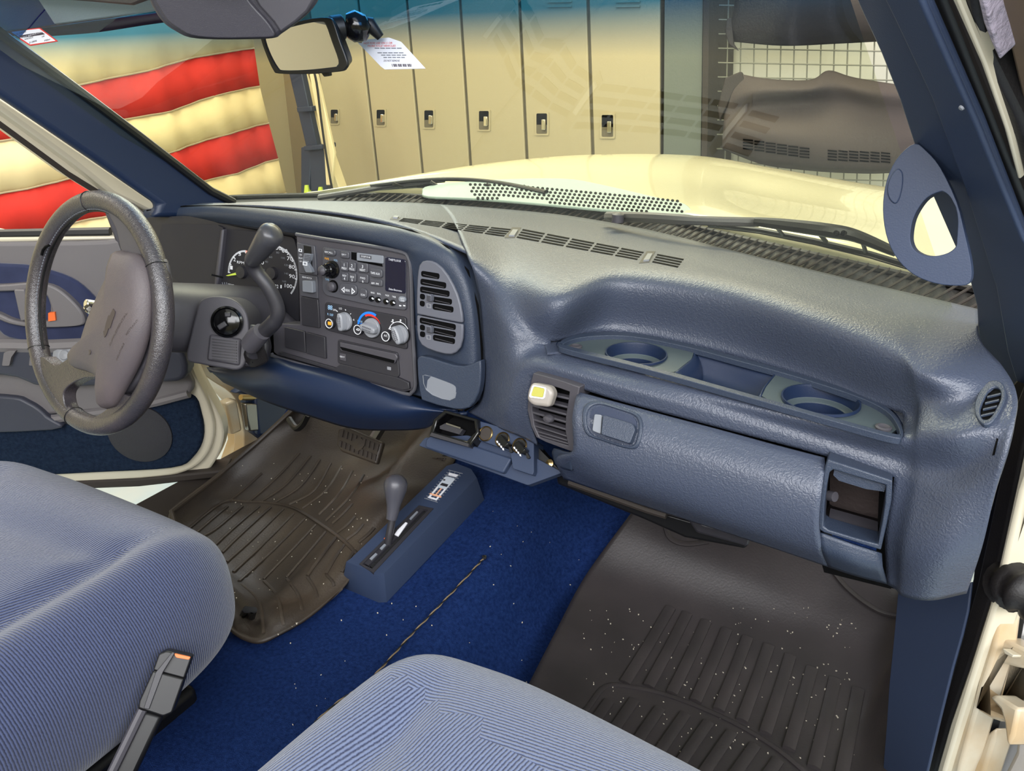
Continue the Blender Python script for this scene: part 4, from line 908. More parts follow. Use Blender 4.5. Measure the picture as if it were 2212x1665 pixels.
W2 = [PTR.p(x, y, -.001) for x, y in [(1496, 752), (1590, 775), (1684, 804)]]
mk('bin_wall', surf([W2, [p+V((0, -.010, -.008)) for p in W2], [p+V((0, -.020, -.028)) for p in W2], [p+V((0, -.034, -.034)) for p in W2]], 6, 4), M_NAVY, tt, solid=.002)
W3 = [PTR.p(x, y, -.002) for x, y in [(1450, 804), (1550, 833), (1650, 861)]]
mk('bin_wall', surf([W3, [p+V((0, .002, -.034)) for p in W3]], 4, 2), M_GREEN, tt, solid=.002)
for x, y in ((1244, 750), (1908, 925)): mk('rivet', lathe(PTR.p(x, y, -.002), PTR.n, [(.0085, 0), (.0085, .002), (.006, .003), (.004, .002), (0, .002)], 20), M_DG, tt)
# ---- passenger centre vent
def vent(t, pl, frame_o, frame_i, slats, md=M_DG, depth=.05):
    mk('duct', slab(pl, frame_i, -depth, -.012), M_DARK, t)
    mk('frame', ringslab(pl, frame_o, frame_i, -.03, .004), md, t, bevel=.001)
    for a, b, c, d in slats: mk('slat', slab(pl, [a, b, c, d], -.008, .003), md, t, bevel=.0008)
PV = Pl(PY(1190, 890, .847), (-.12, -1, .06))
tv = thing('passenger_vent', 'dark grey air vent with horizontal slats left of the glovebox', 'air vent', PV.p(1190, 975))
ot = [(1152, 806), (1180, 813), (1215, 823), (1252, 836), (1247, 860), (1240, 900), (1238, 935), (1240, 977), (1215, 968), (1180, 955), (1158, 944), (1147, 920), (1139, 885), (1142, 845)]
it = [(1160, 826), (1180, 831), (1207, 838), (1230, 846), (1228, 862), (1222, 900), (1221, 930), (1228, 966), (1207, 958), (1182, 950), (1165, 944), (1154, 920), (1149, 885), (1152, 850)]
sl = []
for (x0, y0, x1, y1) in [(1156, 843, 1229, 860), (1150, 858, 1225, 878), (1149, 873, 1222, 894), (1149, 888, 1221, 910), (1150, 903, 1221, 926), (1152, 917, 1222, 941), (1156, 929, 1223, 950), (1160, 937, 1225, 957), (1165, 943, 1227, 963)]:
    h = 4.6 if y0 < 915 else 3.2
    sl.append(((x0-2, y0), (x1+2, y1), (x1+2, y1+h), (x0-2, y0+h)))
vent(tv, PV, ot, it, sl)
mk('thumb_tab', lathe(PV.p(1187, 903, .003), PV.n, [(.008, 0), (.008, .004), (.006, .007), (0, .008)], 16, sx=.7), M_DG, tv)
t = thing('air_freshener', 'small beige clip air freshener with yellow gel on the passenger vent', 'air freshener', PV.p(1167, 880, .01))
PF = Pl(PV.p(1165, 855, .030), (.1, -1, .35))
mk('shell', slab(PF, rq([(1148, 826), (1188, 834), (1196, 850), (1186, 880), (1150, 876), (1137, 864), (1140, 842)], 8, 5), -.022, .0), M_FRESH, t, bevel=.005, seg=4)
mk('window_rim', ringslab(PF, rq([(1150, 831), (1180, 837), (1176, 862), (1142, 858)], 5), rq([(1153, 834), (1177, 839), (1173, 859), (1146, 855)], 4), -.001, .002), M_PAPER, t)
mk('gel_window', slab(PF, rq([(1153, 834), (1177, 839), (1173, 859), (1146, 855)], 4), -.001, .0012), M_LIQ, t, bevel=.001)
mk('clip', tube([PV.p(1185, 862, .012), PV.p(1192, 866, .0)], .004, 8), M_FRESH, t)
# ---- glovebox door
tg = thing('glovebox', 'long curved blue glovebox door with a latch, below the dash recess', 'glovebox', (.5, .85, .46))
GB = [[(1250, 846, .846), (1350, 873, .842), (1450, 900, .838), (1560, 929, .835), (1670, 959, .832), (1781, 988, .828)],
      [(1243, 862, .832), (1343, 890, .828), (1445, 917, .825), (1556, 947, .822), (1668, 977, .818), (1782, 1008, .815)],
      [(1236, 905, .812), (1335, 940, .808), (1440, 972, .804), (1555, 1005, .800), (1668, 1036, .797), (1774, 1066, .795)],
      [(1236, 975, .806), (1325, 1005, .802), (1435, 1040, .798), (1555, 1075, .795), (1668, 1108, .792), (1768, 1136, .79)],
      [(1200, 992, .83), (1315, 1045, .815), (1430, 1082, .81), (1560, 1124, .806), (1680, 1162, .804), (1776, 1192, .802)],
      [(1217, 1034, .86), (1325, 1071, .85), (1430, 1106, .845), (1560, 1148, .84), (1690, 1191, .836), (1790, 1225, .834)]]
# the flange keeps running under the vent and the cubby
SG = surf([[PY(*k) for k in r] for r in GB], 8, 8); BG = Bv(SG)
mk('door', SG, M_VIN, tg, solid=.006, smooth=70, bevel=0)
FL = [[(1196, 968, .845), (1225, 978, .815), (1238, 978, .807)], [(1192, 978, .85), (1215, 984, .825), (1232, 992, .815)], [(1198, 1002, .85), (1215, 1012, .835), (1235, 1018, .825)]]
mk('lower_left_corner', surf([[PY(*k) for k in r] for r in FL], 5, 5), M_VINS, tg, solid=.004)
FR = [[(1768, 1150, .80), (1830, 1172, .80), (1905, 1196, .81)], [(1776, 1192, .80), (1840, 1214, .80), (1908, 1232, .81)], [(1789, 1225, .832), (1850, 1245, .83), (1916, 1262, .84)]]
mk('lower_right_strip', surf([[PY(*k) for k in r] for r in FR], 5, 5), M_VINS, tg, solid=.004)
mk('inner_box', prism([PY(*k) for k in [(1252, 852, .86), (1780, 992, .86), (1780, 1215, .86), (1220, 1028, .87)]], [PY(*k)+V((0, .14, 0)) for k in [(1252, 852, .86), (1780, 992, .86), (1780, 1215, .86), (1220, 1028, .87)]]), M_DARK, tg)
lo = [(1262, 880), (1290, 866), (1340, 880), (1378, 894), (1389, 915), (1386, 945), (1376, 968), (1350, 968), (1300, 952), (1272, 942), (1260, 920)]
lo2 = shrink(lo, .86); lo3 = shrink(lo, .78)
def bsl(P, Q, off0, off1, m, parent, name, bevel=.0015):
    A, n1 = [], V((0, 0, 0))
    for x, y in P: p, n = BG.hit(x, y); A.append(p); n1 += n
    n1.normalize(); B_ = [BG.p(x, y) for x, y in Q]; n = len(A); vs = [p+n1*off1 for p in A]+[p+n1*off1 for p in B_]+[p+n1*off0 for p in A]+[p+n1*off0 for p in B_]; fs = []
    for i in range(n):
        j = (i+1) % n; fs += [(i, j, n+j, n+i), (2*n+i, 3*n+i, 3*n+j, 2*n+j), (i, 2*n+i, 2*n+j, j), (n+i, n+j, 3*n+j, 3*n+i)]
    return mk(name, (vs, fs), m, parent, bevel=bevel, smooth=60)
sm = lambda P: [(p.x, p.y) for p in cr([(a[0], a[1], 0) for a in P], 3)]
lt = bsl(sm(lo), sm(lo2), -.003, .003, M_VINS, tg, 'latch_bezel', .002)
hq = [BG.hit(x, y)[0] for x, y in [(1283, 895), (1370, 912), (1362, 957), (1280, 930)]]; hn = BG.hit(1325, 925)[1]
PLt = Pl(hq[0], hn)
mk('latch_recess', slab(PLt, sm(lo3), -.001, .0012), M_NAVY, lt)
mk('latch_handle', slab(PLt, rq([(1302, 896), (1368, 916), (1372, 928), (1360, 958), (1298, 938)], 5), .0, .012), M_VINS, lt, bevel=.003, seg=3)
mk('latch_button', slab(PLt, rq([(1284, 894), (1300, 896), (1297, 937), (1279, 930)], 4), .0, .009), M_GTXT, lt, bevel=.0015, label='pale grey latch button')
# ---- open cubby at the right of the glovebox
PCb = Pl(PY(1840, 1090, .812), (.06, -1, .10))
tc_ = thing('side_cubby', 'open storage cubby with its lid missing, right of the glovebox', 'storage cubby', PCb.p(1840, 1190))
co = [(1788, 992), (1850, 1012), (1928, 1038), (1926, 1080), (1916, 1130), (1903, 1188), (1850, 1172), (1778, 1150), (1766, 1142), (1768, 1090), (1776, 1040), (1783, 1005)]
ci = [(1800, 1014), (1850, 1030), (1914, 1048), (1912, 1085), (1906, 1125), (1897, 1176), (1850, 1163), (1790, 1145), (1779, 1137), (1781, 1090), (1786, 1050), (1792, 1020)]
mk('frame', ringslab(PCb, co, ci, -.03, .004), M_VINS, tc_, bevel=.0015)
ba = [PCb.p(x, y, -.028) for x, y in ci]; bb = [p-PCb.n*.07 for p in ba]
mk('inner_walls', prism(bb, ba, captop=False, capbot=False), M_DG, tc_, solid=.002)
mk('back_panel', prism(bb, [p-PCb.n*.003 for p in bb]), mat('dusty_back_panel', (52, 42, 40), .8, bump=('noise', 200, .6, .002)), tc_)
mk('floor_ledge', slab(PCb, [(1790, 1120), (1896, 1150), (1896, 1176), (1786, 1144)], -.06, -.03), M_DG, tc_)
mk('bumper_peg', tube([PCb.p(1790, 1070, -.03), PCb.p(1804, 1073, -.025)], .006, 12), M_DG, tc_)
mk('top_lip', slab(PCb, [(1802, 1014), (1914, 1048), (1910, 1062), (1870, 1056), (1812, 1038), (1800, 1026)], -.02, -.004), M_VINS, tc_)
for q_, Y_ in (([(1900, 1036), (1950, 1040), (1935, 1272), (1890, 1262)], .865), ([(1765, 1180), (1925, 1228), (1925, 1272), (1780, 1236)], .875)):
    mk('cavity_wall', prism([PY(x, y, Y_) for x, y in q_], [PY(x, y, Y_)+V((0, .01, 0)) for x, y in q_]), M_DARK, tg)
# ---- underside parts right of the hump
t = thing('under_dash_duct', 'black plastic duct and bracket hanging below the glovebox', 'duct', PY(1480, 1120, .95))
mk('duct_body', prism([PY(x, y, .90) for x, y in [(1200, 1012), (1390, 1096), (1500, 1128), (1620, 1168), (1610, 1184), (1480, 1160), (1390, 1120), (1205, 1045)]], [PY(x, y, 1.0) for x, y in [(1200, 1012), (1390, 1096), (1500, 1128), (1620, 1168), (1610, 1184), (1480, 1160), (1390, 1120), (1205, 1045)]]), M_BLK, t, bevel=.003)
mk('duct_step', prism([PY(x, y, .885) for x, y in [(1478, 1110), (1520, 1132), (1622, 1160), (1616, 1180), (1505, 1150)]], [PY(x, y, .93) for x, y in [(1478, 1110), (1520, 1132), (1622, 1160), (1616, 1180), (1505, 1150)]]), M_DG2, t, bevel=.003)
mk('duct_rail', tube([PY(1230, 1040, .89), PY(1330, 1075, .89), PY(1400, 1100, .89), PY(1440, 1112, .89)], .006, 8), M_BRN, t)
# ---- ashtray and power outlet unit
PAs = Pl(PY(1060, 985, .86), (-.05, -.80, .60))
ta = thing('outlet_panel', 'navy pull-out panel with open ashtray and three round sockets under the dash', 'panel', PAs.p(1060, 1040))
mk('base_lip', slab(PAs, rq([(904, 962), (918, 945), (1010, 940), (1150, 985), (1216, 1020), (1140, 1048)], 4), -.02, -.006), M_TRIM, ta, bevel=.004)
mk('lower_shelf', slab(PAs, rq([(920, 948), (935, 938), (1030, 965), (1105, 990), (1086, 1022), (918, 966)], 5), -.01, .004), M_TRIM, ta, bevel=.005)
mk('socket_face', slab(PAs, rq([(1031, 908), (1060, 916), (1118, 935), (1153, 950), (1153, 1018), (1150, 1026), (1108, 1012), (1102, 975), (1034, 950)], 3), -.03, .006), M_TRIM, ta, bevel=.004)
mk('side_cheek', slab(PAs, [(1153, 955), (1170, 975), (1195, 1000), (1212, 1020), (1152, 1028)], -.04, -.012), M_BLK, ta)
mk('screw', lathe(PAs.p(1188, 1001, -.01), PAs.n, [(.006, 0), (.006, .002), (0, .004)], 12), M_BRS, ta)
ah = mk('ashtray_frame', ringslab(PAs, [(936, 905), (960, 885), (1032, 905), (1034, 935), (1014, 966), (926, 942)], [(944, 909), (964, 893), (1024, 910), (1026, 932), (1008, 952), (936, 932)], -.01, .014), M_GLOSS, ta, bevel=.002, label='black ashtray frame')
mk('ashtray_well', slab(PAs, [(930, 936), (960, 885), (1032, 905), (1030, 938), (1012, 960)], -.02, -.008), M_DARK, ah)
mk('ashtray_flap', slab(PAs, [(950, 920), (962, 914), (1000, 927), (992, 938), (950, 926)], -.004, .006), M_DG2, ah)
mk('ashtray_bar', slab(PAs, [(964, 913), (995, 923), (994, 926), (963, 916)], .006, .008), M_STL, ah)
mk('ashtray_bar', slab(PAs, [(928, 941), (1012, 965), (1012, 958), (932, 934)], .004, .018), M_DG2, ah)
def socket(x, y, cap):
    k = mk('socket', lathe(PAs.p(x, y, .006), PAs.n, [(.0118, -.001), (.0118, .002), (.0108, .003), (.0098, .002), (.0098, -.0008)], 28), M_BRS, ta)
    mk('socket_well', lathe(PAs.p(x, y, .0068), PAs.n, [(.0099, 0), (.0099, .0004), (0, .0004)], 24), M_BRN if not cap else M_BLK, k)
    if cap:
        a, b, c, d = (x-14, y-4), (x-4, y-13), (x+13, y+8), (x+3, y+18)
        mk('cap', slab(PAs, rq([a, b, c, d], 3), .006, .020), M_GLOSS, k, bevel=.002)
        mk('cap_tab', slab(PAs, rq([(x+10, y+8), (x+16, y+14), (x+22, y+26), (x+15, y+28)], 3), .004, .010), M_BLK, k, bevel=.001)
        for i in range(4): mk('cap_tooth', slab(PAs, [(x-14+i*4.2, y+2+i*5.2), (x-11+i*4.2, y+2+i*5.2), (x-10+i*4.2, y+7+i*5.2), (x-13+i*4.2, y+6+i*5.2)], .0195, .0205), M_PAPER, k)
socket(1050, 937, False); socket(1086, 950, True); socket(1123, 963, True)
# ---- side window defroster at the right end
p0, n0 = BD.hit(2140, 868); PSV = Pl(p0, n0)
t = thing('side_defroster', 'small oval side window defroster at the right end of the dash', 'air vent', p0)
so = cr([(2160, 823), (2172, 838), (2171, 862), (2158, 890), (2140, 912), (2122, 915), (2107, 895), (2106, 868), (2120, 838), (2140, 822)], 3)
si = cr([(2150, 835), (2161, 842), (2161, 862), (2150, 885), (2138, 903), (2124, 905), (2118, 895), (2118, 880), (2128, 856), (2138, 840)], 3)
mk('bezel', ringslab(PSV, so, si, -.004, .004), M_VINS, t, bevel=.0012)
mk('duct', slab(PSV, si, -.004, .0012), M_DARK, t)
for k in range(4): y = 852+k*13.5; mk('slat', slab(PSV, [(2133-k*4.5, y+3), (2162-k*4, y-4), (2162-k*4, y-1), (2132-k*4.5, y+6)], .0, .003), M_VINS, t)
p0, n0 = BD.hit(2160, 970)
t = thing('dash_peg', 'small metal peg sticking out of the right end of the dash', 'peg', p0)
vf, _n = onsurf(BD, [(2154, 946), (2157, 948), (2149, 982), (2144, 984)], .0008); mk('slot', vf, M_DARK, t)
a = PT(2148, 967, .765); mk('pin', tube([a, PT(2158, 970, .755), PT(2171, 972, .745)], .0038, 12), M_STL, t, bevel=.001)
# ------------------------------------------------------------------ centre stack bezel
PS = Pl((0, .945, .70), (0, -1, .16))
bz = [(640, 508), (700, 519), (780, 531), (858, 545), (874, 551), (883, 563), (886, 600), (889, 700), (893, 800), (894, 832), (888, 843), (872, 846), (830, 834), (740, 808), (660, 784), (600, 768), (591, 760), (589, 702), (606, 699), (648, 701), (645, 600)]
tb = mk('center_bezel', slab(PS, bz, -.04, -.002), M_DG, td, bevel=.0015, label='dark grey bezel around the radio and climate controls')
mk('bezel_edge', tube([PS.p(x, y, -.001) for x, y in cr([(x, y, 0) for x, y in [(640, 506), (700, 516), (780, 528), (860, 543), (882, 556), (888, 600), (891, 700), (896, 800), (897, 834), (889, 847), (870, 849), (740, 812), (600, 772), (589, 765)]], 3, False) for x, y in [(x, y)]] if False else [PS.p(p.x, p.y, -.001) for p in cr([(x, y, 0) for x, y in [(640, 506), (700, 516), (780, 528), (860, 543), (882, 556), (888, 600), (891, 700), (896, 800), (897, 834), (889, 847), (870, 849), (740, 812), (600, 772), (589, 765)]], 3, False)], .0032, 8), M_KEY, tb)
def key(pl, q, d1, m, parent, name, r=3, d0=0.0, bev=.001): return mk(name, slab(pl, rq(q, r, 3), d0, d1), m, parent, bevel=bev)
def z1(x, y): return (640+x/7.57, 500+y/7.57)      # detail crop of the photograph
def z2(x, y): return (640+x/5.267, 640+y/5.267)
# blank switch plates lower left
for q in ([(614, 706), (657, 716), (660, 762), (616, 750)], [(660, 717), (701, 728), (703, 775), (661, 763)]): key(PS, q, .003, M_DG2, tb, 'blank_plate', 2, -.003)
key(PS, [z1(72, 1062), z1(350, 1110), z1(378, 1580), z1(90, 1530)], .002, M_DG2, tb, 'blank_plate', 2, -.003)
mk('lower_ledge', slab(PS, [(604, 760), (700, 788), (724, 795), (735, 786), (860, 816), (882, 826), (884, 840), (870, 843), (740, 806), (602, 767)], -.002, .004), M_DG2, tb, bevel=.001)
# wiper switch plate
tw = thing('rear_wiper_switch', 'grey rear wiper switch plate left of the radio, above the rear hatch button', 'switch', PS.p(665, 592))
key(PS, [z1(5, 180), z1(295, 235), z1(335, 715), z1(40, 680)], .002, M_KEY, tw, 'plate', 2, -.004)
mk('rocker_slot', slab(PS, [z1(120, 225), z1(240, 250), z1(270, 680), z1(140, 660)], .001, .0026), M_BLK, tw)
key(PS, [z1(125, 355), z1(235, 370), z1(215, 470), z1(185, 520), z1(240, 620), z1(258, 675), z1(150, 665), z1(118, 575), z1(105, 540), z1(105, 480)], .009, M_GTXT, tw, 'rocker', 2, .001)
for k in range(4): mk('rocker_rib', slab(PS, [z1(128, 375+k*26), z1(225, 390+k*26), z1(225, 400+k*26), z1(128, 385+k*26)], .009, .010), M_KEY, tw)
mk('wiper_symbol', ringslab(PS, [z1(105, 490), z1(175, 500), z1(175, 560), z1(105, 550)], [z1(118, 505), z1(162, 512), z1(162, 545), z1(118, 538)], .009, .0098), M_WTXT, tw)
for k, sx in enumerate(('ON', 'DELAY', 'OFF')): text(sx, PS, *z1(72, 380+k*54), 3.6, M_WTXT, tw, d=.0024, wpx=(5 if k != 1 else 9))
mk('window_symbol', ringslab(PS, [z1(38, 280), z1(90, 290), z1(90, 335), z1(38, 325)], [z1(48, 292), z1(80, 298), z1(80, 322), z1(48, 316)], .002, .0026), M_WTXT, tw)
tw = thing('rear_hatch_switch', 'grey rear hatch push button plate left of the tuning knob', 'switch', PS.p(672, 643))
key(PS, [z1(42, 690), z1(335, 735), z1(350, 1100), z1(68, 1050)], .002, M_KEY, tw, 'plate', 2, -.004)
key(PS, [z1(95, 800), z1(260, 810), z1(268, 1005), z1(100, 985)], .010, M_GTXT, tw, 'push_button', 2, .001)
text('REAR HATCH', PS, *z1(175, 755), 3.6, M_WTXT, tw, d=.0026, wpx=20)
# ---- radio
tr = thing('car_radio', 'grey cassette radio with number keys and blue display in the centre bezel', 'radio', PS.p(790, 660))
key(PS, [z1(425, 248), z1(1430, 405), z1(1790, 470), z1(1795, 1290), z1(1300, 1225), z1(480, 1045), z1(425, 960)], .002, M_KEY, tr, 'faceplate', 7, -.006)
def kk(x0, y0, x1, y1, name='preset_key', d=.006, r=3, m=M_KEY, sl=.12): 
    return key(PS, [z1(x0, y0), z1(x1, y0+(x1-x0)*sl), z1(x1, y1+(x1-x0)*sl), z1(x0, y1)], d, m, tr, name, r, .0015, .0012)
def kt(s, x, y, h, w_=None, m=M_WTXT, d=.0066): text(s, PS, *z1(x, y), h/7.57, m, tr, d=d, wpx=w_/7.57 if w_ else None)
kk(450, 275, 635, 385, 'recall_key', r=6); kt('RECALL', 530, 340, 30, 130)
kk(722, 320, 855, 430, 'eject_key'); kt('EJECT', 780, 380, 28, 75)
mk('cassette_slot', slab(PS, [z1(900, 335), z1(990, 345), z1(1000, 490), z1(1410, 575), z1(1400, 530), z1(900, 455)], .001, .0026), M_DARK, tr)
kk(985, 345, 1420, 475, 'cassette_door', .004, 2, M_GTXT); mk('door_label', slab(PS, [z1(1040, 375), z1(1225, 400), z1(1225, 455), z1(1040, 425)], .004, .0046), M_KEY, tr)
kt('DOLBY B NR', 1135, 414, 26, 150, d=.0052)
for c, (x0, n, lb) in enumerate(((725, '1', 'PREV'), (850, '2', 'PROG'), (1000, '3', 'NEXT'))):
    x1 = x0+(115 if c < 2 else 165); kk(x0, 485+c*10, x1, 640+c*10); kt(n, (x0+x1)/2, 545+c*14, 50, d=.0066); kt(lb, (x0+x1)/2, 602+c*14, 36, 80 if c < 2 else 90)
for c, (x0, n, lb) in enumerate(((730, '4', 'REV'), (855, '5', 'SIDE'), (1005, '6', 'FWD'))):
    x1 = x0+(115 if c < 2 else 165); kk(x0, 665+c*10, x1, 805+c*12); kt(lb, (x0+x1)/2, 722+c*20, 30, 62 if c < 2 else 80); kt(n, (x0+x1)/2, 770+c*22, 42)
kk(1200, 595, 1400, 740, 'tape_key', r=6); kt('TAPE AUX', 1290, 685, 36, 150)
kk(1200, 770, 1400, 880, 'band_key'); kt('AM  FM', 1285, 850, 32, 120)
kk(1450, 415, 1785, 975, 'display', .003, 5, M_LCD, .14); kt('THEFTLOCK', 1610, 470, 34, 205, d=.0036); kt('Delco Electronics', 1620, 955, 30, 210, d=.0036)
kk(705, 838, 985, 1020, 'seek_key', r=9); kt('SEEK', 838, 962, 36, 78)
for pts in ([(735, 945), (785, 905), (785, 1000)], [(905, 920), (905, 1025), (960, 985)]):
    o_ = [z1(*p) for p in pts]; i_ = [tuple(p) for p in shrink(o_, .6)]; mk('seek_arrow', ringslab(PS, o_, i_, .006, .0066), M_WTXT, tr)
kk(1030, 925, 1150, 1085, 'scan_key', r=7); kt('SCAN', 1088, 1035, 30, 66)
for x, y, s_ in ((1250, 1000, 'BASS'), (1355, 1018, 'BAL'), (1487, 1045, 'FADE'), (1597, 1068, 'TREB')):
    kt(s_, x, y, 26, 60, m=M_WTXT, d=.0028); mk('slider_knob', lathe(PS.p(*z1(x-5, y+95), .0015), PS.n, [(.0048, 0), (.0048, .004), (.003, .006), (0, .006)], 14), M_GLOSS, tr); 
    mk('slider_mark', slab(PS, [z1(x-15, y+80), z1(x+12, y+105), z1(x+5, y+115), z1(x-20, y+95)], .006, .0082), M_WTXT, tr)
kk(1665, 1055, 1785, 1150, 'auto_tone_key', r=7, m=M_GTXT); kt('AUTO', 1732, 1095, 24, 58); kt('TONE', 1735, 1130, 24, 58)
kt('PWR', 500, 445, 38, 72, m=M_OTXT, d=.0026); kt('VOL', 645, 470, 32, 65, m=M_BTXT, d=.0026); kt('TUNE', 502, 782, 32, 66, m=M_BTXT, d=.0026)
mk('volume_knob', lathe(PS.p(*z1(605, 620), .001), PS.n, [(.0145, 0), (.0145, .004), (.0115, .005), (.0108, .016), (.0095, .0175), (.009, .017), (.0085, .026), (.006, .029), (0, .030)], 32), M_GLOSS, tr)
mk('knob_cap', lathe(PS.p(*z1(605, 620), .001)+PS.n*.026, PS.n, [(.0078, 0), (.0075, .003), (.005, .0055), (0, .0065)], 24), M_DG, tr)
mk('tune_well', lathe(PS.p(*z1(610, 895), .0015), PS.n, [(.0105, 0), (.0105, .0012), (0, .0012)], 28), M_DARK, tr)
mk('tune_knob', lathe(PS.p(*z1(600, 900), .002), PS.n, [(.0082, 0), (.008, .006), (.006, .0085), (0, .0095)], 24), M_DG, tr)
for x in (1700, 1765): mk('indicator', slab(PS, [z1(x-18, 1200), z1(x+14, 1206), z1(x+14, 1224), z1(x-18, 1218)], .002, .0028), M_WTXT, tr)
# ---- climate control
tc_ = thing('climate_control', 'dark climate control panel with three silver rotary knobs', 'climate control', PS.p(790, 750))
key(PS, [z2(325, 65), z2(1245, 240), z2(1258, 605), z2(380, 395), z2(325, 370)], .002, M_DG2, tc_, 'faceplate', 6, -.006)
def ct(s, x, y, h, w_=None, m=M_WTXT, d=.0026): text(s, PS, *z2(x, y), h/5.267, m, tc_, d=d, wpx=w_/5.267 if w_ else None)
ct('OFF', 435, 155, 22, 36); ct('LO', 503, 138, 22, 32); ct('HI', 647, 266, 20, 24); ct('R. DEF', 388, 208, 24, 66, M_BTXT); ct('MAX', 726, 285, 24, 56, M_BTXT)
for dx, dy in ((0, 0), (26, 4), (0, 22), (26, 26)): mk('fan_symbol', lathe(PS.p(*z2(373+dx, 114+dy), .002), PS.n, [(.0022, .0), (.0022, .0006), (.0013, .0006), (.0013, 0)], 12), M_BTXT, tc_)
for a, b in (((455, 160), (468, 176)), ((556, 148), (562, 162)), ((604, 208), (622, 196))):
    d = V((b[0]-a[0], b[1]-a[1])).normalized(); n_ = V((-d.y, d.x))*3
    mk('tick', slab(PS, [z2(a[0]+n_.x, a[1]+n_.y), z2(b[0]+n_.x, b[1]+n_.y), z2(b[0]-n_.x, b[1]-n_.y), z2(a[0]-n_.x, a[1]-n_.y)], .002, .0026), M_WTXT, tc_)
def rot_knob(x, y, ang, r=.0150):
    c = PS.p(*z2(x, y), .005)-PS.n*.003; k = mk('rotary_knob', lathe(c, PS.n, [(r*1.04, -.001), (r*1.04, .003), (r, .005), (r*.96, .0055), (0, .0055)], 36), M_SIL, tc_)
    mk('knob_ring', lathe(c, PS.n, [(r*1.12, -.001), (r*1.12, .0008), (r*1.02, .0008)], 36), M_BLK, k)
    u = PS.u*math.cos(ang)+PS.v*math.sin(ang); v = PS.n.cross(u); P = []
    prof = [(-1, .12), (-.96, .30), (-.6, .40), (0, .44), (.6, .40), (.96, .30), (1, .12), (1, -.12), (.96, -.30), (.6, -.40), (0, -.44), (-.6, -.40), (-.96, -.30), (-1, -.12)]
    tp = [c+u*a*r*.98+v*b*r*.80+PS.n*.016 for a, b in prof]; bt = [c+u*a*r+v*b*r*1.35+PS.n*.004 for a, b in prof]
    mk('grip', prism(tp, bt), M_SIL, k, bevel=.0025, seg=3, smooth=60)
    for i in range(6):
        for s_ in (-1, 1): q = c+u*((i-2.5)*.19*r)+v*s_*.13*r+PS.n*.0162; mk('grip_dimple', box(q, r*.045, r*.07, .0003, u, v, PS.n), M_KEY, k)
rot_knob(545, 285, math.pi/2+.12); rot_knob(855, 360, -.12, .0158); rot_knob(1178, 435, math.pi/2+.45)
def arc(pl, c, r0, r1, a0, a1, n, d0, d1):
    O = [c+pl.u*math.cos(a0+(a1-a0)*i/n)*r1+pl.v*math.sin(a0+(a1-a0)*i/n)*r1 for i in range(n+1)]; I = [c+pl.u*math.cos(a0+(a1-a0)*i/n)*r0+pl.v*math.sin(a0+(a1-a0)*i/n)*r0 for i in range(n+1)]
    vs = [p+pl.n*d1 for p in O]+[p+pl.n*d1 for p in I]+[p+pl.n*d0 for p in O]+[p+pl.n*d0 for p in I]; m = n+1; fs = []
    for i in range(n): j = i+1; fs += [(i, j, m+j, m+i), (i, 2*m+i, 2*m+j, j), (m+i, m+j, 3*m+j, 3*m+i)]
    return vs, fs
cc = PS.p(*z2(850, 352), 0)
mk('temperature_arc', arc(PS, cc, .0225, .0262, math.radians(185), math.radians(62), 20, .002, .0028), M_BLUE, tc_, label='blue cold arc')
mk('temperature_arc', arc(PS, cc, .0190, .0222, math.radians(120), math.radians(0), 24, .002, .0028), M_RED, tc_, label='red heat arc')
mk('max_dot', lathe(PS.p(*z2(740, 316), .002), PS.n, [(.0018, 0), (.0018, .0007), (0, .0007)], 12), M_BLUE, tc_)
cc3 = PS.p(*z2(1178, 435), 0)
mk('mode_arc', arc(PS, cc3, .0205, .0214, math.radians(160), math.radians(35), 16, .002, .0027), M_WTXT, tc_)
for x, y in ((1062, 365), (1092, 282), (1180, 283)):
    k = mk('mode_symbol', lathe(PS.p(*z2(x+8, y-12), .002), PS.n, [(.0014, 0), (.0014, .0007), (0, .0007)], 10), M_WTXT, tc_)
    mk('mode_symbol', slab(PS, [z2(x-14, y+2), z2(x-2, y+2), z2(x+10, y+4), z2(x+14, y+16), z2(x+6, y+16), z2(x, y+10), z2(x-14, y+8)], .002, .0027), M_WTXT, tc_)
for x, y, col, s_, hm in ((378, 308, M_OTXT, 'DEF', M_OTXT), (702, 378, M_BLK, '', M_WTXT), (1020, 455, M_BLK, 'A/C', M_WTXT)):
    c = PS.p(*z2(x, y), .008)-PS.n*.007
    k = mk('round_button', lathe(c, PS.n, [(.0088, 0), (.0088, .007), (.0078, .008), (0, .008)], 28), M_DG2, tc_)
    mk('button_ring', lathe(c, PS.n, [(.0080, .008), (.0080, .0088), (.0070, .0088), (.0070, .008)], 28), M_WTXT, k)
    if s_ == 'DEF': key(PS, [z2(x-20, y-22), z2(x+20, y-17), z2(x+20, y+22), z2(x-20, y+16)], .0092, M_OTXT, k, 'defrost_symbol', 1, .008, .0002)
    elif s_: text(s_, PS, *z2(x-2, y-8), 5, M_WTXT, k, d=.0095, wpx=8)
    else: mk('recirculate_symbol', ringslab(PS, [z2(x-22, y-2), z2(x-8, y-14), z2(x+12, y-10), z2(x+24, y+6), z2(x+8, y+14), z2(x-14, y+8)], [z2(x-12, y-2), z2(x-5, y-7), z2(x+8, y-4), z2(x+14, y+5), z2(x+5, y+7), z2(x-8, y+3)], .009, .0096), M_WTXT, k)
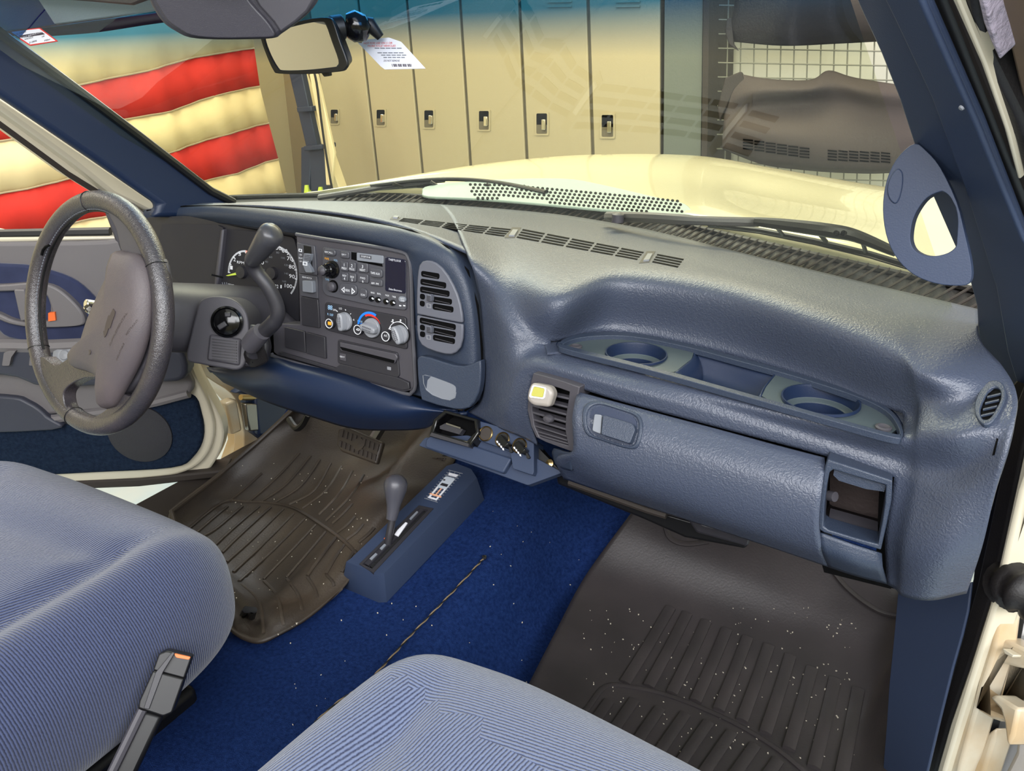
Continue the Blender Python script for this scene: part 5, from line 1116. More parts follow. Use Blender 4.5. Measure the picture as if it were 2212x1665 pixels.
# ---- CD player
tcd = thing('cd_player', 'grey in-dash CD slot with eject key below the climate controls', 'cd player', PS.p(795, 805))
key(PS, [z2(470, 490), z2(1150, 640), z2(1172, 900), z2(1150, 925), z2(470, 760)], .001, M_DG2, tcd, 'faceplate', 5, -.004)
mk('slot_lip', slab(PS, rq([z2(490, 520), z2(1130, 655), z2(1150, 700), z2(1110, 770), z2(500, 620)], 3), .001, .006), M_DG, tcd, bevel=.0015)
mk('disc_slot', slab(PS, rq([z2(495, 572), z2(1118, 728), z2(1108, 762), z2(520, 612)], 2), .005, .0066), M_DARK, tcd)
key(PS, [z2(492, 645), z2(558, 658), z2(562, 738), z2(496, 722)], .003, M_DG, tcd, 'eject_key', 1, .001); text('EJECT', PS, *z2(524, 690), 4, M_WTXT, tcd, d=.0035, wpx=10)
key(PS, [z2(1032, 798), z2(1075, 806), z2(1077, 842), z2(1034, 834)], .0018, M_SIL, tcd, 'disc_symbol', 1, .001, .0002)
# ---- driver side centre vents and cup door
def z5(x, y): return (890+x/4.624, 540+y/4.624)
PVC = Pl(PS.o+PS.n*.018, PS.n)
def slotrow(x0, y0, x1, y1, h): return [z5(x0, y0), z5(x1, y1), z5(x1, y1+h), z5(x0, y0+h)]
up_o = [z5(*p) for p in [(60, 200), (72, 150), (100, 115), (140, 104), (190, 108), (240, 130), (300, 180), (360, 260), (410, 350), (450, 440), (480, 540), (498, 640), (505, 725), (465, 725), (400, 712), (200, 672), (46, 640), (44, 540), (46, 400), (52, 280)]]
lo_o = [z5(*p) for p in [(46, 650), (200, 682), (400, 722), (465, 735), (505, 740), (506, 800), (502, 880), (480, 970), (440, 1020), (390, 1042), (330, 1040), (240, 1018), (150, 985), (95, 950), (62, 890), (48, 800)]]
for nm, oo, rows_, lab_, lev in (('center_vent', up_o, [(92, 205, 275, 235, 58), (85, 283, 342, 325, 62), (82, 360, 376, 408, 62), (80, 432, 130, 442, 56), (208, 462, 400, 490, 58), (78, 502, 128, 512, 56), (206, 532, 415, 566, 60)], 'upper driver vent of the centre pair, with a curved top', (165, 480)),
                              ('center_vent', lo_o, [(78, 670, 438, 742, 60), (80, 740, 130, 752, 56), (208, 772, 438, 816, 58), (80, 808, 132, 818, 56), (210, 842, 430, 884, 58)], 'lower driver vent of the centre pair, above the pull-out door', (165, 795))):
    t = thing(nm, lab_, 'air vent', PVC.p(*z5(270, 700)), 'paired centre air vents')
    mk('duct', slab(PVC, shrink(oo, .96), -.03, -.006), M_DARK, t)
    mk('faceplate', slab(PVC, oo, -.006, .0), M_KEY if False else M_GTXT if False else MATS['vent_face'] if 'vent_face' in MATS else mat('vent_face', (92, 94, 104), .5, bump=('noise', 900, .3, .0004)), t, bevel=.002)
    for (x0, y0, x1, y1, h) in rows_:
        s_ = mk('louver_slot', slab(PVC, rq([z5(x0, y0), z5(x1, y1), z5(x1-3, y1+h), z5(x0-2, y0+h)], 5, 4), -.001, .0004), M_DARK, t)
        if x1-x0 > 100: mk('vane', slab(PVC, [z5(x0+20, y0+h*.62), z5(x1-25, y1+h*.72), z5(x1-25, y1+h*.80), z5(x0+20, y0+h*.72)], .0004, .001), M_DG, s_)
    x, y = lev
    mk('lever_slot', ringslab(PVC, [z5(x-22, y+52), z5(x+20, y+58), z5(x+22, y+102), z5(x-18, y+96)], [z5(x-14, y+60), z5(x+13, y+64), z5(x+15, y+94), z5(x-12, y+90)], .0, .001), M_SIL, t)
    mk('lever', slab(PVC, rq([z5(x-22, y-40), z5(x+22, y-34), z5(x+22, y+40), z5(x-10, y+36)], 4), .0, .010), MATS['vent_face'], t, bevel=.002)
    for i in range(4): mk('lever_rib', slab(PVC, [z5(x-20, y-24+i*15), z5(x+18, y-20+i*15), z5(x+18, y-14+i*15), z5(x-20, y-18+i*15)], .010, .0112), M_DG2, t)
t = thing('pull_out_door', 'blue pull-out compartment door with a grey finger cup, below the vents', 'compartment door', PVC.p(*z5(380, 1590)))
dr = [z5(*p) for p in [(50, 1100), (60, 1072), (90, 1058), (180, 1075), (300, 1115), (420, 1150), (520, 1160), (600, 1135), (684, 1100), (688, 1200), (682, 1320), (665, 1420), (620, 1520), (570, 1575), (500, 1592), (420, 1590), (250, 1550), (95, 1500), (72, 1400), (55, 1250)]]
mk('door_panel', slab(PVC, dr, -.012, .003), M_VINS, t, bevel=.002)
mk('finger_cup', slab(PVC, cr([z5(*p)+(0,) for p in [(112, 1250), (180, 1258), (300, 1300), (400, 1340), (435, 1370), (437, 1420), (425, 1470), (380, 1492), (300, 1478), (200, 1440), (140, 1390), (115, 1320)]], 3), .003, .0036), M_GTXT, t, label='lighter grey finger cup')
mk('cup_shadow_wall', slab(PVC, [z5(112, 1250), z5(185, 1262), z5(150, 1300), z5(140, 1385), z5(118, 1330)], .0036, .0050), M_VINS, t, bevel=.001)
mk('cup_rim', tube([PVC.p(*z5(*p), .0035) for p in [(112, 1252), (118, 1330), (145, 1395), (205, 1443), (300, 1482), (380, 1497), (428, 1474), (440, 1420)]], .0010, 6), M_GTXT, t)
# ------------------------------------------------------------------ instrument cluster
PC = Pl((0, 1.055, .60), (.05, -1, .22))
ti = thing('instrument_cluster', 'black instrument cluster with tachometer and speedometer behind the wheel', 'gauge cluster', PC.p(560, 690))
def z3(x, y): return (440+x/6.94, 480+y/6.94)
mk('housing', slab(PC, [(318, 470), (400, 466), (500, 476), (660, 505), (662, 720), (560, 720), (440, 690), (318, 640)], -.10, -.012), M_DG2, ti)
mk('gauge_face', slab(PC, rq([z3(300, 100), z3(900, 150), z3(1350, 230), z3(1420, 500), z3(1430, 1520), z3(1180, 1500), z3(1000, 1200), z3(560, 1020), z3(200, 1010), z3(180, 850)], 8), -.012, -.004), mat('gauge_black', (30, 29, 36), .6), ti)
mk('left_bezel_strip', slab(PC, [z3(250, 105), z3(295, 100), z3(215, 840), z3(190, 980), z3(150, 940), z3(165, 760)], -.012, .006), M_DG, ti, bevel=.003)
mk('left_shroud', slab(PC, [(350, 484), (470, 486), (482, 492), (462, 640), (420, 640), (330, 560)], -.012, -.006), mat('shroud_plastic', (38, 37, 44), .55), ti)
mk('lower_shroud', surf([[PC.p(*p, d) for p, d in r] for r in ([((420, 632), 0), ((470, 632), 0), ((540, 630), 0), ((600, 660), 0), ((648, 700), 0)], [((430, 642), .03), ((475, 641), .03), ((530, 645), .03), ((575, 680), .03), ((600, 715), .03)], [((440, 652), .06), ((475, 650), .06), ((520, 662), .06), ((555, 690), .06), ((580, 730), .06)])], 6, 4), M_DG, ti, solid=.003)
tcx = PC.p(*z3(610, 780), 0); scx = PC.p(*z3(1060, 770), 0)
def dial(c, R, a0, a1, n, maj, m, nm):
    parts = []
    for i in range(n+1):
        a = math.radians(a0+(a1-a0)*i/n); L_ = .006 if i % maj == 0 else .0035; d = PC.u*math.cos(a)+PC.v*math.sin(a); e = PC.n.cross(d)
        parts.append(box(c+d*(R-L_/2)-PC.n*.0036, L_/2, .0005 if i % maj else .0008, .0003, d, e, PC.n))
    return mk(nm, join(*parts), m, ti)
ppm = (PC.p(560, 590)-PC.p(561, 590)).length
rT = (PC.p(*z3(345, 770))-PC.p(*z3(610, 780))).length; rS = (PC.p(*z3(1385, 830))-PC.p(*z3(1060, 770))).length
dial(tcx, rT, 182, 92, 40, 10, M_WTXT, 'tick_marks'); dial(tcx, rT, 90, 60, 10, 5, M_ORG, 'redline_marks')
dial(scx, rS, 175, -40, 86, 8, M_WTXT, 'tick_marks')
def it_(s, x, y, h, w_=None, m=M_WTXT): text(s, PC, *z3(x, y), h/6.94, m, ti, d=-.0034, wpx=w_/6.94 if w_ else None)
for s_, x, y in (('1', 415, 680), ('2', 463, 555), ('3', 540, 475), ('4', 635, 450)): it_(s_, x, y, 56, 38)
it_('RPM', 552, 603, 40, 105)
for s_, x, y, w_ in (('10', 818, 720, 62), ('20', 860, 600, 85), ('30', 940, 490, 75), ('40', 1020, 410, 80), ('50', 1122, 385, 78), ('60', 1215, 428, 82), ('70', 1292, 545, 85), ('80', 1320, 668, 85), ('90', 1322, 810, 85), ('100', 1270, 955, 110)): it_(s_, x, y, 58, w_)
for s_, x, y in (('20', 890, 712), ('40', 940, 592), ('60', 1005, 522), ('80', 1110, 455), ('100', 1190, 535), ('120', 1238, 642), ('140', 1240, 768), ('160', 1208, 885)): it_(s_, x, y, 28, 45 if len(s_) == 2 else 56, M_GTXT)
it_('213214', 670, 1005, 44, 190); it_('RND32', 1035, 950, 50, 170); it_('1', 1160, 965, 50, 20); it_('TEMP', 410, 940, 28, 90)
for k in range(4): mk('temp_tick', slab(PC, [z3(240+k*32, 900), z3(248+k*32, 900), z3(258+k*32, 935), z3(248+k*32, 933)], -.004, -.0034), M_GTXT, ti)
mk('tach_hub', lathe(PC.p(*z3(590, 750), -.004), PC.n, [(.0125, 0), (.0115, .008), (0, .009)], 28), M_DG2, ti)
mk('speed_hub', lathe(PC.p(*z3(1045, 765), -.004), PC.n, [(.0125, 0), (.0115, .008), (0, .009)], 28), M_DG2, ti)
mk('tach_needle', slab(PC, [z3(330, 798), z3(500, 748), z3(522, 750), z3(524, 785), z3(360, 806)], .0, .002), M_YEL, ti)
mk('speed_needle', slab(PC, [z3(855, 800), z3(975, 765), z3(985, 770), z3(985, 800), z3(880, 828)], .0, .002), M_YEL, ti)
mk('trip_reset_stem', tube([PC.p(*z3(285, 825), -.004), PC.p(*z3(110, 785), .02)], .0018, 8), M_BLK, ti)
mk('column_hood_trim', tube([PC.p(x, y, .035) for x, y in [(445, 650), (470, 641), (505, 640), (540, 650), (572, 672), (590, 695)]], .006, 8), mat('olive_trim', (96, 84, 70), .5), ti)
# ------------------------------------------------------------------ steering column and shifter
t = thing('steering_column', 'dark grey steering column shroud with ignition lock and ribbed cover', 'steering column', V((-.36, .9, .5)))
WC = V((-.3922, .6916, .6198)); wn = V((math.sin(-.0728)*math.cos(.3086), -math.cos(-.0728)*math.cos(.3086), math.sin(.3086)))
PW = Pl(WC, wn)
if PW.u.dot(rt) < 0: PW.u = -PW.u
ax = -wn
def sup(c, a, b, n=28, e=.7):
    r = []
    for k in range(n):
        g = 2*math.pi*k/n; x = math.copysign(abs(math.cos(g))**e, math.cos(g)); y = math.copysign(abs(math.sin(g))**e, math.sin(g)); r.append(c+PW.u*x*a+PW.v*y*b)
    return r
def loftrings(R):
    vs, fs = [], []; n = len(R[0])
    for r in R: vs += r
    for i in range(len(R)-1):
        for k in range(n): l = (k+1) % n; fs.append((i*n+k, i*n+l, (i+1)*n+l, (i+1)*n+k))
    fs += [tuple(range(n-1, -1, -1)), tuple((len(R)-1)*n+k for k in range(n))]
    return vs, fs
mk('hub_cover', loftrings([sup(WC+ax*.035+PW.u*.045, .062, .095, e=.9), sup(WC+ax*.06+PW.u*.04, .060, .092, e=.9), sup(WC+ax*.085+PW.u*.02, .058, .074, e=.85), sup(WC+ax*.10, .055, .06, e=.85)]), M_DG, t, smooth=60)
mk('shroud', loftrings([sup(WC+ax*.095, .052, .052), sup(WC+ax*.11, .060, .058), sup(WC+ax*.20, .066, .062), sup(WC+ax*.32, .066, .066)]), M_DG, t, smooth=60)
PI_ = Pl(PY(497, 693, .835), (.50, -.80, .30))
mk('lock_housing', slab(PI_, cr([(x, y, 0) for x, y in [(432, 650), (460, 640), (500, 645), (528, 668), (537, 700), (536, 745), (528, 785), (512, 799), (480, 795), (430, 786), (402, 775), (412, 720), (422, 680)]], 3), -.09, -.006), M_DG, t, bevel=.010, seg=4)
mk('lower_cover', slab(PI_, rq([(452, 722), (520, 732), (516, 790), (446, 778)], 6), -.01, .0), M_DG, t, bevel=.004)
for k in range(8): mk('rib', slab(PI_, [(458, 731+k*6.2), (511, 737+k*6.2), (511, 739+k*6.2), (458, 733+k*6.2)], .0, .0022), M_DG2, t)
c = PI_.p(492, 695, -.006)
mk('lock_ring', lathe(c, PI_.n, [(.0265, 0), (.0265, .006), (.0235, .008), (.0225, .004), (.0215, .006), (.012, .010), (0, .010)], 36), M_GLOSS, t)
mk('key_slot', box(c+PI_.n*.0105, .0015, .008, .0005, PI_.u+PI_.v*.5, PI_.v-PI_.u*.5, PI_.n), M_DARK, t)
mk('lock_tab', box(c+PI_.n*.008-PI_.u*.006-PI_.v*.006, .008, .0045, .005, PI_.u+PI_.v*.6, PI_.v-PI_.u*.6, PI_.n), M_DG2, t, bevel=.0015)
mk('lock_tab', box(c+PI_.n*.008+PI_.u*.004+PI_.v*.012, .005, .004, .005, PI_.u, PI_.v, PI_.n), M_DG2, t, bevel=.0015)
mk('hazard_button', box(PY(430, 633, .92), .006, .004, .004), M_RED, t, bevel=.001, label='red hazard tab')
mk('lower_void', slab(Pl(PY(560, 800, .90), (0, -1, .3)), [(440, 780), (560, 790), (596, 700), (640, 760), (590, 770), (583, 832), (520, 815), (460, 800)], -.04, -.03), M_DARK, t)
mk('boot_collar', slab(PI_, rq([(520, 770), (534, 700), (570, 705), (580, 750), (572, 785), (548, 795), (522, 790)], 8), -.04, -.012), M_DG2, t, bevel=.006)
t = thing('column_shifter', 'dark grey bent column shift lever in front of the gauges', 'lever', PY(555, 775, .83))
q = cr([PY(*k) for k in [(548, 765, .835), (552, 735, .83), (572, 715, .825), (590, 698, .82), (600, 680, .82), (597, 655, .82), (578, 618, .815), (556, 590, .81), (545, 572, .805), (545, 558, .80), (551, 550, .797)]], 4, False)
mk('stem', tube(q, [.0125]*14+[.0112]*(len(q)-14), 14), M_DG2, t, smooth=60)
mk('base_sleeve', tube([PY(541, 745, .82), PY(555, 727, .818), PY(566, 716, .818)], [.016, .0165, .0145], 14), M_DG, t)
mk('knob', tube([PY(*k) for k in [(545, 562, .798), (552, 553, .795), (560, 542, .793), (570, 528, .791), (580, 514, .790), (587, 504, .789), (591, 499, .789), (593, 497, .789)]], [.0115, .0135, .0150, .0168, .0182, .0180, .0140, .006], 20), mat('satin_knob', (58, 58, 62), .32), t, smooth=70)
mk('boot', loftrings([[PY(x, y, .84) for x, y in [(522, 772), (545, 760), (578, 765), (580, 780), (550, 795), (524, 790)]], [PY(x, y, .825) for x, y in [(532, 742), (546, 736), (566, 738), (568, 748), (550, 758), (534, 754)]]]), M_RUB, t, bevel=.003)
mk('tilt_lever', slab(PI_, [(556, 700), (566, 722), (555, 770), (545, 785), (540, 770)], -.005, .0), M_GLOSS, t, bevel=.001)
t = thing('turn_signal_stalk', 'chrome turn signal stalk left of the steering column', 'lever', PY(215, 662, .80))
a, b = PY(240, 664, .80), PY(184, 656, .76)
mk('stalk', tube([a, b], .0085, 16), M_CHR, t, bevel=.002); mk('end_nut', lathe(PY(192, 668, .752), V((-.2, -.8, -.4)), [(.009, -.004), (.009, .004), (.006, .006), (.004, .002), (0, .001)], 8), M_CHR, t)
# ------------------------------------------------------------------ steering wheel
t = thing('steering_wheel', 'worn grey leather steering wheel, turned off centre, with a brownish airbag pad', 'steering wheel', WC)
rim = []
for k in range(72):
    g = 2*math.pi*k/72; rim.append(WC+PW.u*math.cos(g)*.178+PW.v*math.sin(g)*.178)
RR = [.0158+.0012*math.sin(k*.7) *0 for k in range(72)]
mk('rim', tube(rim, RR, 20, closed=True, ref=tuple(wn)), M_LEA, t, smooth=180, sub=1)
for px, py in ((195, 440), (350, 567), (82, 752), (158, 912)):
    a = PW.p(px, py, 0)-WC; g = math.atan2(a.dot(PW.v), a.dot(PW.u)); d = PW.u*math.cos(g)+PW.v*math.sin(g)
    ring = [WC+d*.178+(d*math.cos(h)+PW.n*math.sin(h))*.0160 for h in [2*math.pi*i/28 for i in range(28)]]
    mk('leather_joint', tube(ring, .0007, 5, closed=True), M_BLK, t)
st = []; g = math.radians(75)
while g < math.radians(205):
    a = WC+PW.u*math.cos(g)*.164+PW.v*math.sin(g)*.164+PW.n*.006; tg_ = -PW.u*math.sin(g)+PW.v*math.cos(g); st.append(box(a, .0018, .0008, .0008, tg_, PW.n)); g += math.radians(1.9)
mk('stitching', join(*st), M_GTXT, t, kind='stuff')
mk('stitched_seam', tube([WC+PW.u*math.cos(h)*.1625+PW.v*math.sin(h)*.1625+PW.n*.001 for h in [math.radians(70+i*3) for i in range(48)]], .0022, 6), M_BLK, t)
mk('leather_tear', tube([PW.p(x, y, .014) for x, y in [(90, 551), (93, 540), (99, 533), (106, 530)]], .0022, 6), M_DARK, t)
def spoke(px, d0, d1, m, name='spoke', bev=.006): return mk(name, slab(PW, [(p.x, p.y) for p in cr([(x, y, 0) for x, y in px], 3)], d0, d1), m, t, bevel=bev, seg=4, smooth=60)
spoke([(86, 770), (118, 789), (140, 778), (163, 766), (190, 775), (212, 812), (185, 816), (163, 824), (145, 836), (136, 852), (140, 876), (150, 892), (128, 890), (100, 845)], -.010, .012, M_LEA)
spoke([(222, 815), (262, 850), (300, 860), (290, 890), (250, 925), (200, 925), (180, 908), (200, 902), (224, 888), (238, 872), (238, 850)], -.008, .010, M_LEA)
spoke([(226, 445), (245, 440), (275, 470), (300, 520), (312, 560), (290, 570), (262, 548), (250, 500), (236, 470)], -.010, .008, M_DG)
spoke([(300, 540), (345, 560), (350, 640), (345, 740), (320, 780), (290, 800), (290, 640)], -.012, .004, M_DG)
spoke([(270, 555), (325, 565), (330, 700), (296, 820), (240, 860), (222, 800), (226, 740), (250, 640)], -.030, .004, M_DG, 'hub_back')
pad_o = [(261, 541), (282, 545), (302, 549), (318, 566), (328, 600), (332, 640), (329, 700), (318, 748), (302, 790), (282, 828), (256, 872), (244, 880), (227, 881), (238, 852), (232, 830), (216, 812), (196, 803), (178, 798), (164, 790), (160, 770), (172, 758), (186, 748), (204, 694), (230, 633), (256, 582), (264, 560)]
po = [(p.x, p.y) for p in cr([(x, y, 0) for x, y in pad_o], 3)]
cpad = (262, 700)
rings = []
for k_, d_ in ((1.0, -.002), (1.0, .010), (.985, .018), (.93, .026), (.75, .033), (.45, .037), (.15, .038)):
    rings.append([PW.p(p.x, p.y, d_) if d_ < .011 else PW.p(p.x, p.y, .010)+PW.n*(d_-.010) for p in shrink(po, k_, cpad)])
LR = loftrings(rings); BPD = BVHTree.FromPolygons([tuple(v) for v in LR[0]], [tuple(f) for f in LR[1]])
mk('airbag_pad', LR, M_PAD, t, smooth=70)
def drape(o, up_=.0005):
    d = -PW.n; zs = [(WL[o]+v.co).dot(PW.n) for v in o.data.vertices]; z0 = min(zs)
    for v, z_ in zip(o.data.vertices, zs):
        wp_ = WL[o]+v.co; h = BPD.ray_cast(wp_+PW.n*.05, d)
        if h[0] is not None: v.co = h[0]+PW.n*(up_+(z_-z0))-WL[o]
    return o
# embossed emblem and lettering on the pad
cdir = PW.p(226, 760, .03)-PW.p(268, 680, .03)
PE = Pl(WC+PW.n*.0385, PW.n); 
M_EMB = mat('pad_emboss', (66, 58, 58), .4)
def e5(x, y): return (180+x/7.57, 640+y/7.57)
drape(mk('cross_emblem', slab(PE, [e5(*p) for p in [(475, 200), (510, 250), (500, 310), (470, 390), (430, 520), (405, 525), (370, 630), (340, 670), (322, 570), (345, 560), (360, 470), (385, 380), (405, 310), (430, 310)]], .0, .0008), M_EMB, t))
drape(mk('cross_emblem_face', slab(PE, [e5(*p) for p in [(475, 225), (498, 262), (490, 305), (455, 385), (420, 505), (398, 510), (362, 610), (340, 640), (334, 580), (358, 570), (372, 480), (396, 390), (412, 325), (440, 325)]], .0008, .0012), M_PAD, t), .0008)
def along_text(s, p0, p1, hpx):
    a, b = PE.p(*e5(*p0), .0), PE.p(*e5(*p1), .0); u = (b-a).normalized(); pl = Pl(PE.o, PE.n); ang = math.atan2(u.dot(pl.v), u.dot(pl.u))
    m_ = (V(p0)+V(p1))/2; x, y = e5(m_[0], m_[1]); o_ = text(s, pl, x, y, hpx, M_EMB, t, d=.0004, rot=ang); 
    xs = [v.co.dot(u) for v in o_.data.vertices]; k_ = (b-a).length/(max(xs)-min(xs))
    for v in o_.data.vertices: v.co += u*(v.co.dot(u)*(k_-1))
    drape(o_)
along_text('SUPPLEMENTAL', (400, 830), (650, 290), 5); along_text('INFLATABLE', (490, 1035), (610, 760), 4); along_text('RESTRAINT', (640, 640), (770, 390), 4)
for x, y in ((103, 915), (-0, 0)):
    if x: mk('airbag_mark', slab(PE, [e5(x-14, y-40), e5(x+10, y-44), e5(x+18, y-10), e5(x+4, y+34), e5(x-18, y+40), e5(x-6, y)], -.004, -.002), M_EMB, t)
# ------------------------------------------------------------------ mirror, overhead console, tags
PM = Pl(PY(660, 100, .865), (-.02, -1, -.05))
t = thing('rearview_mirror', 'black framed rear view mirror hanging at the windshield', 'mirror', PM.p(770, 60))
mo = [(p.x, p.y) for p in cr([(x, y, 0) for x, y in [(564, 88), (566, 75), (600, 58), (660, 42), (706, 38), (719, 48), (732, 85), (749, 132), (746, 148), (731, 155), (660, 160), (602, 159), (590, 152), (576, 122)]], 3)]
mi = [(p.x, p.y) for p in cr([(x, y, 0) for x, y in [(572, 91), (574, 80), (602, 66), (658, 51), (694, 47), (704, 54), (717, 90), (731, 130), (728, 142), (718, 145), (660, 151), (610, 152), (598, 146), (583, 120)]], 3)]
mk('housing', slab(PM, mo, -.03, -.001, .8), M_BLK, t, bevel=.004, seg=3)
mk('rim', ringslab(PM, mo, mi, -.002, .003), M_BLK, t, bevel=.001)
mk('mirror_glass', slab(PM, mi, -.001, .001), mat('mirror_silver', (235, 232, 235), .02, metal=1), t)
mk('day_night_tab', slab(PM, rq([(692, 155), (710, 155), (711, 164), (700, 166)], 2), -.012, -.006), M_BLK, t, bevel=.001)
mk('neck', tube([PM.p(715, 62, -.02), PM.p(742, 58, -.035)], .016, 16), M_BLK, t, bevel=.002)
mk('ball_joint', tube([PM.p(746, 50, -.035), PM.p(758, 52, -.04), PM.p(778, 62, -.05), PM.p(796, 72, -.055)], [.012, .0185, .0195, .012], 18), M_GLOSS, t, smooth=60)
mk('bracket', tube([PM.p(775, 45, -.05), PM.p(798, 52, -.06), PM.p(822, 80, -.07)], [.007, .010, .006], 12), M_BLK, t)
mk('set_screw', lathe(PM.p(776, 86, -.05), (0, -.3, -1), [(.004, -.004), (.004, .003), (0, .004)], 10), M_BLK, t)
PTg = Pl(PM.p(840, 110, -.075), (-.2, -1, .35))
t = thing('windshield_tag', 'white printed tag with barcode stuck to the windshield beside the mirror', 'tag', PTg.p(832, 150))
mk('tag_card', slab(PTg, rq([(768, 87), (840, 81), (866, 90), (919, 148), (831, 150), (822, 143)], 2), -.0008, .0), M_PAPER, t)
for i, (s_, x, y, w_, m_) in enumerate((('NOT FOR USE ON 5 OR', 816, 93, 62, M_RED), ('MORE AXLE VEHICLES', 824, 99, 60, M_RED), ('this tag stays with the car', 838, 104, 60, M_INK), ('Cannot be moved or folded', 843, 114, 58, M_INK), ('or another vehicle used', 850, 119, 56, M_INK), ('Questions: call us', 851, 124, 48, M_INK), ('DO NOT REMOVE', 846, 131, 34, M_INK))):
    if i in (2, 3, 4, 5): 
        for j in range(5): x0 = x-w_/2+j*w_/5; mk('print_line', slab(PTg, [(x0+1, y-1), (x0+w_/5-1, y-1), (x0+w_/5-.5, y+1), (x0+1.5, y+1)], .0, .0003), M_GTXT, t)
    else: text(s_, PTg, x, y, 4, m_, t, d=.0005, wpx=w_)
for k in range(13): x = 846+k*3.4; mk('barcode_bar', slab(PTg, [(x, 138), (x+(2.2 if k % 3 else 1.1), 138), (x+(3.8 if k % 3 else 2.4), 144), (x+1.5, 144)], .0, .0003), M_INK, t)
PSt = Pl(PY(72, 80, .79), (-.2, -1, .3))
t = thing('service_sticker', 'red bordered service reminder sticker at the upper left glass corner', 'sticker', PSt.p(65, 97))
mk('border', slab(PSt, rq([(18, 68), (86, 60), (125, 89), (64, 99)], 2), -.001, .0), M_RED, t); mk('face', slab(PSt, rq([(24, 69), (85, 62), (120, 88), (65, 96)], 2), -.0005, .0004), M_PAPER, t)
mk('dark_band', slab(PSt, [(40, 77), (90, 69), (97, 74), (46, 82)], .0, .0007), M_INK, t)
text('NEXT SERVICE DUE', PSt, 68, 75.5, 3.2, M_PAPER, t, d=.0010, wpx=44, rot=.1); text('9/4/2022', PSt, 62, 82.5, 3.4, M_INK, t, d=.0008, wpx=18, rot=.1); text('OR', PSt, 93, 78.5, 3, M_INK, t, d=.0008, wpx=6, rot=.1)
text('213806', PSt, 71, 90, 3.6, M_INK, t, d=.0008, wpx=16, rot=.1); text('Miles', PSt, 102, 86, 3.4, M_INK, t, d=.0008, wpx=12, rot=.1); text('OIL CHANGE', PSt, 45, 71, 4, M_INK, t, d=.0008, wpx=22, rot=.1)
PO = Pl(PT(520, 60, .93), (.52, -.82, -.26))
t = thing('overhead_console', 'dark grey textured overhead console hanging at the top of the view', 'overhead console', PT(520, 20, .95))
M_OH = mat('textured_dark_plastic', (52, 50, 58), .36, bump=('noise', 1400, .6, .0006), spec=.6)
oc = [(300, -60), (318, -5), (332, 25), (352, 52), (378, 70), (410, 84), (470, 88), (560, 87), (594, 84), (606, 76), (640, 52), (668, 28), (690, -5), (700, -60)]
of = [(315, -60), (330, -8), (345, 20), (362, 45), (385, 62), (414, 77), (470, 83), (560, 82), (590, 80), (592, 70), (575, 45), (545, 12), (530, -10), (510, -60)]
def loft2(A, B):
    n = len(A); return list(A)+list(B), [(i, (i+1) % n, n+(i+1) % n, n+i) for i in range(n)]+[tuple(range(n-1, -1, -1)), tuple(n+k for k in range(n))]
mk('front_face', slab(PO, [(p.x, p.y) for p in cr([(x, y, 0) for x, y in of], 3)], -.02, .004), M_OH, t, bevel=.004, seg=3)
mk('body', slab(PO, [(p.x, p.y) for p in cr([(x, y, 0) for x, y in oc], 3)], -.10, -.004, .96), M_OH, t, bevel=.008, seg=3)
mk('side_panel', slab(PO, [(532, -60), (545, -10), (560, 15), (590, 48), (606, 72), (640, 48), (664, 26), (684, -8), (692, -60)], -.02, -.001), M_DG, t, bevel=.003)
PHd = Pl(PY(150, 40, .80), (-.1, -.75, -.66))
t = thing('header_trim', 'pale grey blue header trim above the driver side of the windshield', 'trim', PHd.p(150, 70))
mk('trim_panel', slab(PHd, [(-80, -60), (480, -60), (420, 12), (318, 30), (200, 45), (90, 60), (0, 72), (-80, 82)], -.02, .0), mat('pale_header', (150, 168, 178), .8, bump=('noise', 500, .5, .001)), t, bevel=.004)
mk('visor_edge', slab(PHd, [(-80, -60), (480, -60), (330, 2), (290, 16), (200, 8), (100, 0), (-80, -10)], .0, .03), M_OH, t, bevel=.006)
o = mk('glass_top_band', surf([[PY(x, y, Y) for x, y, Y in r] for r in ([(90, 62, .83), (200, 46, .84), (330, 30, .86), (430, 10, .87)], [(112, 78, .84), (210, 70, .85), (330, 52, .87), (430, 40, .88)])], 5, 2), mat('dark_violet_band', (44, 24, 52), .4), solid=.002)
tag(o, 'thin dark violet band along the top edge of the windshield', 'band')
# ------------------------------------------------------------------ right pillar, handle, seals, sill
pb, ptp = PY(2165, 700, .95), PY(1905, 0, .66)
dd = (ptp-pb).normalized(); nn = V((-.62, -.80, .1)); nn = (nn-dd*nn.dot(dd)).normalized()
PR = Pl(pb, nn)
t = thing('pillar_trim', 'blue pillar trim on the passenger side of the windshield', 'trim', PR.p(2180, 820))
prt = [(1822, -60), (1862, 30), (1900, 112), (1940, 212), (1972, 310), (2012, 420), (2056, 520), (2092, 600), (2108, 660), (2112, 730), (2115, 800), (2150, 880), (2196, 900), (2210, 872), (2260, 860), (2290, 640), (2212, 517), (2112, 265), (1985, -20), (1968, -60)]
mk('trim_body', slab(PR, prt, -.008, .0), M_TRIM, t, bevel=.003, seg=3)
mk('trim_ridge', slab(PR, [(1880, -60), (1930, 40), (2010, 210), (2080, 400), (2150, 620), (2175, 760), (2200, 840), (2262, 850), (2286, 640), (2210, 520), (2108, 270), (1978, -20), (1958, -60)], .0, .005), M_TRIM, t, bevel=.004, seg=4)
mk('clip_dot', lathe(PR.p(2078, 232, .008), PR.n, [(.0022, 0), (.0018, .0015), (0, .002)], 10), M_GTXT, t)
PG = Pl(PR.p(2040, 450, .022), (CAM-PR.p(2010, 500)).normalized()+V((-.12, 0, .0)))
t = thing('grab_handle', 'blue loop grab handle on the passenger windshield pillar', 'handle', PG.p(2010, 600))
